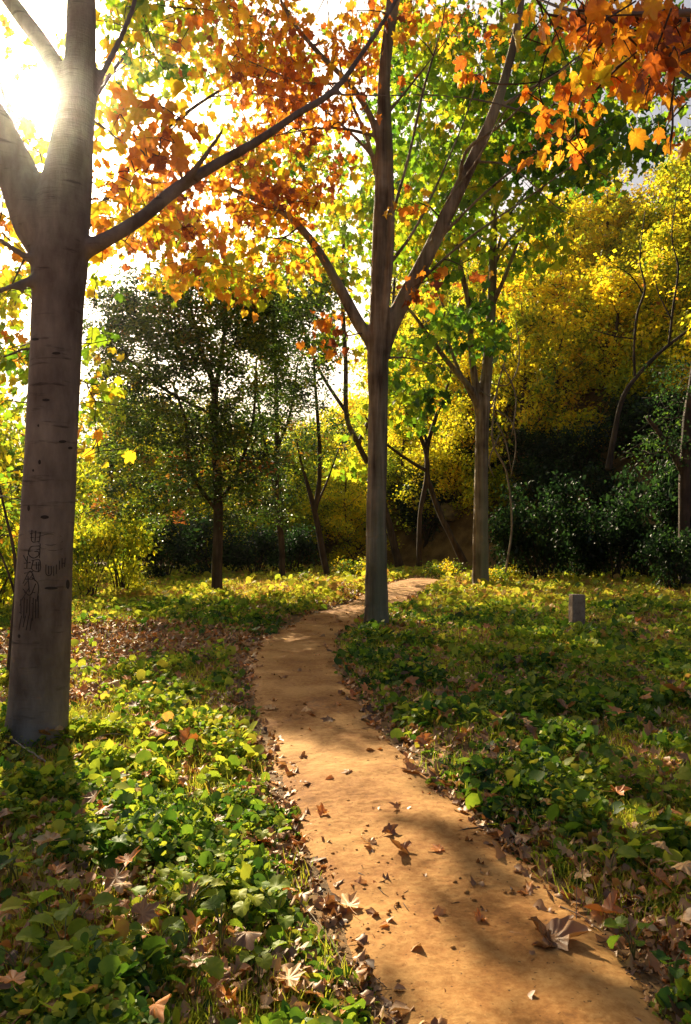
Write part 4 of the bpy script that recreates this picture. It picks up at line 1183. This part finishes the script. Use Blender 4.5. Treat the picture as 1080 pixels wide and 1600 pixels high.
acc = Acc()
for i in range(600):
    u_ = 399 * RNG.uniform(0, 1) ** 1.5
    cxx = np.interp(u_, np.arange(400), PC[:, 0]); cyy = np.interp(u_, np.arange(400), PC[:, 1]); hh = np.interp(u_, np.arange(400), PH)
    x = cxx + RNG.choice([-1, 1]) * RNG.uniform(.2, 1.15) * hh; y = cyy
    if y < 1.9: continue
    s_ = RNG.uniform(.003, .010) * (1 + .05 * y)
    th = np.linspace(0, 2 * math.pi, 8, endpoint=False); V = [[0, 0, .7]]
    for q, zz in ((.7, .45), (1, 0), (.8, -.4)):
        for a in th: V.append([math.cos(a) * q * RNG.uniform(.75, 1.2), math.sin(a) * q * RNG.uniform(.75, 1.1), zz])
    V = np.array(V) * s_ + [x, y, gz1(x, y) + .018 + s_ * .1]
    acc.add(V, [np.array([[0, 1 + k_, 1 + (k_ + 1) % 8] for k_ in range(8)]),
                np.array([[1 + m_ * 8 + k_, 1 + (m_ + 1) * 8 + k_, 1 + (m_ + 1) * 8 + (k_ + 1) % 8, 1 + m_ * 8 + (k_ + 1) % 8] for m_ in range(2) for k_ in range(8)])])
o = acc.build('pebbles', DIRT); tag(o, 'small earth-coloured pebbles and clods on the dirt path', 'pebbles', kind='stuff')

# ================================================================ FALLEN LEAVES, one by one
def fallen_mesh(seed, curl):
    rg = np.random.default_rng(seed)
    ang = np.linspace(-math.pi / 2, 1.5 * math.pi, 48, endpoint=False)
    lobes = np.zeros(48)
    for c_, h_, w_ in [(90, 1, 26), (38, .86, 20), (142, .86, 20), (-5, .62, 18), (185, .62, 18)]:
        dd = np.abs((np.degrees(ang) - c_ + 180) % 360 - 180)
        lobes = np.maximum(lobes, h_ * np.maximum(0, 1 - (dd / w_) ** 1.3 * .62))
    r = np.maximum(lobes, .58) * .56
    dd = np.abs((np.degrees(ang) + 90 + 180) % 360 - 180); r = np.where(dd < 28, r * (.25 + dd / 28 * .6), r)
    r *= 1 + .07 * np.cos(ang * 19) + rg.normal(0, .03, 48)
    V = [[0, 0, 0]]; rings = [.33, .66, 1.0]
    ph = rg.uniform(0, 6.28); ph2 = rg.uniform(0, 6.28)
    for q in rings:
        for a, rr in zip(ang, r):
            x, y = math.cos(a) * rr * q, math.sin(a) * rr * q
            z = curl * (q ** 2) * .16 * (1 + .9 * math.cos(2 * (a - ph))) + .05 * curl * math.sin(3 * a + ph2) * q ** 2 + .018 * math.cos(a * 10) * q
            V.append([x * (1 - .12 * abs(curl)), y, z])
    V = np.array(V)
    T = [[0, 1 + i, 1 + (i + 1) % 48] for i in range(48)]
    Q = []
    for k_ in range(2):
        for i in range(48):
            Q.append([1 + k_ * 48 + i, 1 + (k_ + 1) * 48 + i, 1 + (k_ + 1) * 48 + (i + 1) % 48, 1 + k_ * 48 + (i + 1) % 48])
    V[:, 2] -= V[:, 2].min()
    sv, sf = tube(*resample([[0, -.1, V[0, 2] + .005], [0.02, -.35, V[0, 2] - .01], [.08, -.62, .02]], [.010, .008, .010], .08), 5)
    A = Acc(); A.add(V, [np.array(T), np.array(Q)], 0); A.add(sv, sf, 0)
    return A


fall = {}
for ci, (cn, vv_) in enumerate([('brown', .38), ('rust', .75), ('tan', .93), ('dark', .12)]):
    for s_ in range(4):
        A = fallen_mesh(100 + s_, [.5, -.6, .95, .25][s_])
        o = A.build('fallen_leaf', DRY); me = o.data
        rg = np.random.default_rng(s_)
        me.attributes['v'].data.foreach_set('value', np.clip(vv_ + rg.normal(0, .05, len(me.vertices)), 0, 1).astype(np.float32))
        bpy.data.objects.remove(o)
        fall[(cn, s_)] = me
nleaf = [0]


def put_leaf(x, y, size, cn, k_, rz, tilt, label, group=None, dz=.0):
    o = bpy.data.objects.new('fallen_leaf', fall[(cn, k_)])
    pd = float(path_dist(x, y)[0])
    o.location = (x, y, gz1(x, y) + (.022 if pd < 0 else .035 + min(.10, pd * .16)) + dz)
    from mathutils import Matrix
    o.rotation_euler = (Matrix.Rotation(tilt[0], 3, 'X') @ Matrix.Rotation(tilt[1], 3, 'Y') @ Matrix.Rotation(rz, 3, 'Z')).to_euler(); o.scale = (size * 1.2,) * 3
    link(o); nleaf[0] += 1
    return tag(o, label, 'fallen leaf', group)


named = [(862, 1475, .20, 'brown', 2, 'large dark brown curled leaf lying on the path near the bottom right'), (955, 1445, .15, 'rust', 2, 'large rusty curled leaf at the path edge near the bottom right'),
         (1070, 1418, .13, 'tan', 1, 'pale tan leaf cut by the right edge beside the path'), (545, 1425, .12, 'tan', 0, 'pale brown leaf on the left rim of the path near the bottom'),
         (607, 1310, .09, 'dark', 2, 'dark crumpled leaf in the middle of the path'), (545, 1218, .08, 'brown', 1, 'small curled leaf alone mid path'),
         (640, 1212, .15, 'brown', 0, 'brown leaf with folded lobes on the right side of the path'), (452, 1203, .12, 'brown', 3, 'flat brown leaf at the left rim of the path'),
         (655, 1122, .14, 'tan', 1, 'pale cream leaf at the right rim of the path'), (640, 1095, .14, 'rust', 2, 'reddish-brown curled leaf right of the path above the cream one'),
         (425, 1112, .15, 'tan', 3, 'pale sunlit leaf on the left side of the path'), (480, 1118, .13, 'tan', 1, 'pale sunlit leaf lying mid path'),
         (515, 1132, .13, 'dark', 3, 'thin dark leaf mid path right of the sunlit one'), (575, 1130, .13, 'dark', 1, 'dark leaf at the right rim of the path'),
         (555, 1092, .13, 'rust', 2, 'curled rust leaf hugging the right rim of the path'), (560, 1062, .13, 'rust', 0, 'brown leaf at the foot of the right-hand herbs beside the path'),
         (425, 1170, .1, 'tan', 0, 'small pale leaf at the left rim of the path'), (160, 1315, .10, 'rust', 2, 'orange-rust leaf among the left herbs in the sun'),
         (245, 1190, .15, 'rust', 1, 'bright orange-brown leaf below the big grey trunk'), (295, 1195, .17, 'rust', 2, 'orange-brown curled leaf in the sunlit herbs left of the path'),
         (415, 1335, .12, 'rust', 0, 'rust brown leaf by the left rim of the path'), (305, 1520, .10, 'rust', 2, 'red-brown curled leaf at the bottom left'),
         (190, 1460, .09, 'tan', 1, 'tan leaf with a lifted edge at the bottom left'), (340, 1590, .09, 'rust', 0, 'rust red leaf cut by the bottom edge'),
         (10, 1492, .09, 'rust', 1, 'orange leaf cut by the left edge near the bottom'), (125, 1108, .16, 'rust', 0, 'orange leaf beside the foot of the big grey trunk'),
         (850, 1053, .2, 'rust', 2, 'rusty curled leaf right of the path below the stone post'), (885, 1140, .16, 'brown', 2, 'brown leaf amid the herbs on the right'),
         (1062, 1112, .2, 'rust', 2, 'large reddish leaf at the right edge among herbs'), (965, 1148, .16, 'rust', 0, 'two-toned rust leaf lying right of the brown one'),
         (695, 1145, .2, 'rust', 0, 'large dark red leaf near the right rim of the path'), (780, 1160, .14, 'brown', 2, 'upright folded brown leaf among the right-hand herbs'),
         (787, 1257, .08, 'rust', 1, 'small orange leaf on the soil right of the path'), (1000, 1218, .11, 'rust', 0, 'orange-brown leaf amid the sunlit herbs on the right'),
         (965, 1290, .10, 'rust', 2, 'orange-red leaf tucked under the bright green plant'), (1055, 1330, .09, 'rust', 1, 'brown leaf below the right edge plants'),
         (700, 1290, .07, 'brown', 3, 'small flat leaf lying on the right half of the path'), (750, 1105, .15, 'brown', 2, 'faded leaf in shade right of the path')]
for px, py, s_, cn, k_, lb in named:
    g = ground_at(px, py)
    put_leaf(g[0], g[1], s_, cn, k_, RNG.uniform(0, 6.28), (RNG.normal(.12, .08), RNG.normal(0, .1)), lb)
zones = {'near left': 0}
tries = 0
while nleaf[0] < 285 and tries < 5000:
    tries += 1
    Y = 2.0 * (16 / 2.0) ** (RNG.uniform() ** .75); X = RNG.uniform(-1, 1) * (.48 * Y)
    pd = float(path_dist(X, Y)[0])
    if pd < -.02 and RNG.uniform() > .12: continue
    if pd > .5 and RNG.uniform() > .6: continue
    cn = ['brown', 'rust', 'tan', 'dark'][RNG.choice(4, p=[.42, .28, .14, .16])]
    side = 'left' if X < np.interp(Y, PC[:, 1], PC[:, 0]) else 'right'
    where = f'on the dirt path' if pd < 0 else (f'along the {side} rim of the path' if pd < .35 else f'among the herbs {side} of the path')
    dist = 'near' if Y < 5.5 else 'further off'
    col = {'brown': 'brown', 'rust': 'rust-coloured', 'tan': 'pale tan', 'dark': 'dark brown'}[cn]
    put_leaf(X, Y, RNG.uniform(.055, .12) * (1 + .02 * Y), cn, int(RNG.integers(4)), RNG.uniform(0, 6.28), (RNG.normal(.15, .2), RNG.normal(0, .25)),
             f'small {col} dry leaf lying {where}, {dist}', f'{col} leaves lying {where}, {dist}')

# ================================================================ BROAD-LEAVED PLANTS IN THE FOREGROUND
def leafy_plant(px, py, size, v, nl, label, h=.12, depth=None, tpl='round'):
    g = ground_at(px, py)
    x, y = g[0], g[1]
    root = thing('leafy_plant', (x, y, gz1(x, y)), label, 'plant')
    fo = Acc(); st = Acc()
    for i in range(nl):
        a = RNG.uniform(0, 6.28); rr = size * RNG.uniform(.3, 1.0) * (.6 + .12 * nl)
        top = np.array([math.cos(a) * rr, math.sin(a) * rr, h * RNG.uniform(.7, 1.25) + .02])
        sv, sf = tube(*resample([[0, 0, -.01], top * [.35, .35, .7], top], [.0025, .002, .0015], .02), 5)
        st.add(sv, sf)
        # heart-shaped toothed leaf
        m_ = 30; ang = np.linspace(-math.pi / 2, 1.5 * math.pi, m_, endpoint=False)
        r_ = .5 * (1 + .05 * np.sin(ang * 15)) * (1 + .12 * np.maximum(0, np.sin(ang)) ** 6); r_[0] *= .35; r_[1] *= .8; r_[-1] *= .8
        V = [[0, .42, -.02]]
        for q in (.55, 1.0):
            for k_ in range(m_):
                xx = math.cos(ang[k_]) * r_[k_] * q; yy = math.sin(ang[k_]) * r_[k_] * q + .45
                V.append([xx, yy, abs(xx) * .30 - (yy - .45) ** 2 * .45 + RNG.normal(0, .008) + .02 * math.cos(ang[k_] * 7) * q])
        V = np.array(V); V[1:, 1] += 0
        T = np.array([[0, 1 + k_, 1 + (k_ + 1) % m_] for k_ in range(m_)])
        Q = np.array([[1 + k_, 1 + m_ + k_, 1 + m_ + (k_ + 1) % m_, 1 + (k_ + 1) % m_] for k_ in range(m_)])
        yaw = math.pi / 2 - a + RNG.normal(0, .5)
        Xb, Yb, Zb = basis(np.array([yaw]), np.array([RNG.normal(-.05, .3)]), np.array([RNG.normal(0, .35)]))
        s_ = size * RNG.uniform(.75, 1.15)
        W_ = top + (V[:, :1] * Xb + V[:, 1:2] * Yb + V[:, 2:] * Zb) * s_
        fo.add(W_, [T, Q], np.clip(v + RNG.normal(0, .06), .02, .98))
    fo.build('foliage', COVER, root); st.build('stems', BROWNSTEM, root)


_extra = []
BROWNSTEM, _t = new_mat('green_stem')
_p = node(_t, 'ShaderNodeBsdfPrincipled', Roughness=.6); _p.inputs['Base Color'].default_value = (.12, .14, .04, 1)
_o = node(_t, 'ShaderNodeOutputMaterial'); _t.links.new(_p.outputs[0], _o.inputs[0])
for a in [
    (125, 1370, .085, .50, 4, 'green plant with broad cupped leaves just below the foot of the big grey trunk', .14),
    (225, 1370, .105, .34, 5, 'plant with large round dark green leaves in the sunlit left patch', .15),
    (250, 1320, .07, .42, 4, 'small round-leaved plant behind the large dark green one', .11),
    (70, 1490, .085, .58, 6, 'bright yellow-green broad-leaved plant at the bottom left', .14),
    (118, 1490, .075, .46, 4, 'green plant in shade beside the bright yellow-green one', .13),
    (215, 1475, .07, .44, 4, 'mid green plant near the bottom left centre', .12),
    (245, 1425, .06, .46, 3, 'upright green plant left of the yellow leaf', .13),
    (245, 1535, .065, .44, 4, 'green plant with two stacked round leaves near the bottom edge', .12),
    (295, 1470, .07, .56, 5, 'pale yellow-green plant in the sun near the bottom left', .12),
    (385, 1480, .075, .60, 5, 'pale serrated plant beside the left path rim near the bottom', .12),
    (345, 1515, .07, .50, 5, 'drooping green plant near the bottom of the left patch', .12),
    (170, 1275, .065, .46, 4, 'leafy plant in front of the trunk in half shade', .12),
    (195, 1250, .06, .58, 5, 'sunlit light green plant below the orange leaves', .10),
    (375, 1400, .065, .50, 4, 'green plant above the pale serrated one beside the path', .11),
    (430, 1345, .06, .58, 4, 'light plant at the left rim of the path', .10),
    (330, 1270, .06, .50, 4, 'green plant in the sunny patch further back on the left', .10),
    (30, 1560, .08, .30, 5, 'dark green shaded plant in the bottom left corner', .12),
    (230, 1590, .07, .30, 5, 'dark plant at the bottom edge left of centre', .10),
    (30, 1400, .08, .28, 5, 'dark plant in shade at the left edge', .12),
    (405, 1570, .06, .45, 4, 'small plant at the bottom edge beside the path', .10),
    (460, 1500, .05, .50, 4, 'small low plant right at the left rim near the bottom', .07),
    (845, 1245, .075, .50, 4, 'pair of yellow-green round leaves amid the right herbs', .11),
    (905, 1255, .065, .46, 3, 'green plant right of the pair of round leaves', .11),
    (840, 1280, .06, .45, 4, 'soft green plant close to the path on the right', .10),
    (990, 1350, .065, .64, 6, 'brightest sunlit plant at the right beside the path', .12),
    (1045, 1265, .085, .52, 5, 'broad-leaved green plant at the right edge', .14),
    (955, 1365, .06, .62, 5, 'sunlit yellow-green plant left of the brightest one', .10),
    (1025, 1330, .085, .42, 5, 'large-leaved green plant behind the brightest one', .13),
    (1060, 1360, .075, .44, 5, 'green plant cut by the right edge', .13),
    (840, 1130, .10, .60, 2, 'single pale round leaf standing out in the shaded right herbs', .12),
    (1048, 1205, .09, .56, 3, 'pale round leaves near the right edge', .12),
    (930, 1290, .06, .42, 5, 'green plant between the round leaves and the brightest plant', .11),
    (990, 1500, .06, .42, 5, 'small ferny green plant beside the big curled leaf', .08),
    (1050, 1545, .06, .34, 5, 'small dark plant in the bottom right corner', .08)]:
    leafy_plant(*a)
n0 = 0
while n0 < 44:
    Y = 2.1 * (9 / 2.1) ** RNG.uniform(); X = RNG.uniform(-1, 1) * .46 * Y
    if path_dist(X, Y)[0] < .12: continue
    px_, py_ = 540 + F * X / Y, 840 + F * 1.5 / Y
    if py_ > 1640: continue
    side = 'left' if X < np.interp(Y, PC[:, 1], PC[:, 0]) else 'right'
    leafy_plant(px_, py_, RNG.uniform(.05, .085) * (1 + .04 * Y), RNG.uniform(.38, .62), int(RNG.integers(3, 6)), f'small round-leaved green plant rising from the herbs on the {side} side of the path', RNG.uniform(.09, .13))
    bpy.data.objects[-1] if False else None
    n0 += 1
for o in list(scene.objects):
    if o.name.startswith('leafy_plant') and str(o['label']).startswith('small round-leaved green plant rising'):
        o['group'] = o['label'].replace('small round-leaved green plant rising from', 'round-leaved plants among')

# ================================================================ STICKS
def stick(pts, r, label, mat=BARK_P, h=None, name='stick'):
    P = []
    for q in pts:
        g = ground_at(q[0], q[1]); z = q[2] if len(q) > 2 else .02
        P.append([g[0], g[1], gz1(g[0], g[1]) + z])
    P, R = resample(P, np.linspace(r, r * .4, len(P)), .03)
    P = P + RNG.normal(0, r * .3, P.shape)
    A = Acc(); A.add(*tube(P, R, 7, .15, 2))
    o = A.build(name, mat, origin=P[0]); o.location = P[0]
    tag(o, label, 'stick')


stick([(-30, 1150, .12), (30, 1195, .12), (90, 1240, .12), (130, 1265, .10), (180, 1300, .06)], .007, 'long pale bowed stick across the shade below the big grey trunk')
stick([(130, 1190, .07), (170, 1172, .08), (230, 1175, .05)], .006, 'thin pale stalk curving beside the foot of the big trunk')
stick([(790, 1302, .03), (830, 1340, .03)], .008, 'short straight pale stick on the right rim of the path')
stick([(705, 1306, .02), (760, 1300, .03), (800, 1298, .02)], .004, 'thin dark twig lying level at the right rim of the path', BARK_T)
stick([(865, 1415, .01), (905, 1440, .03), (940, 1462, .02)], .003, 'fine curved twig touching the large dark leaf', BARK_T)
stick([(900, 1450, .01), (902, 1405, .09)], .002, 'fine upright twig above the large dark leaf', BARK_T)
stick([(455, 1420, .05), (500, 1470, .05), (545, 1530, .02)], .003, 'thin straw stalk along the left rim near the bottom')
stick([(740, 1250, .06), (722, 1195, .05)], .004, 'leaning brown stalk in the right-hand herbs', BARK_T)
stick([(850, 1155, .06), (890, 1172, .06)], .010, 'short thick pinkish stick in the right-hand herbs', BARK_P)
stick([(130, 1590, .05), (185, 1550, .06), (200, 1535, .05)], .010, 'stout pale stick near the bottom left corner')
stick([(560, 1372, .02), (590, 1382, .01)], .003, 'tiny twig on the path left of the shadow', BARK_T)
stick([(740, 1392, .01), (757, 1398, .01)], .002, 'tiny dark twig in the middle of the near path', BARK_T)
stick([(815, 1508, .01), (840, 1525, .01)], .002, 'tiny dark twig on the near path left of the large leaf', BARK_T)
print('leaves', nleaf[0])

# ================================================================ SUN GLARE: scattering volume added to imitate lens glare around the sun
HZ, _t = new_mat('sun_glare')
_v = node(_t, 'ShaderNodeVolumePrincipled'); _v.inputs['Color'].default_value = (1, .95, .9, 1)
_v.inputs['Density'].default_value = .0005; _v.inputs['Anisotropy'].default_value = .955
_o = node(_t, 'ShaderNodeOutputMaterial'); _t.links.new(_v.outputs[0], _o.inputs['Volume'])
HB = np.array([[x, y, z] for x in (-470, 470) for y in (-75, 620) for z in (-1.5, 70)], float)
hz = mesh_obj('sun_glare', HB, np.array([[0, 1, 3, 2], [4, 6, 7, 5], [0, 4, 5, 1], [2, 3, 7, 6], [0, 2, 6, 4], [1, 5, 7, 3]]), HZ, shade=False)
tag(hz, 'added thin volume imitating lens glare around the low sun', 'sun_glare', kind='stuff')
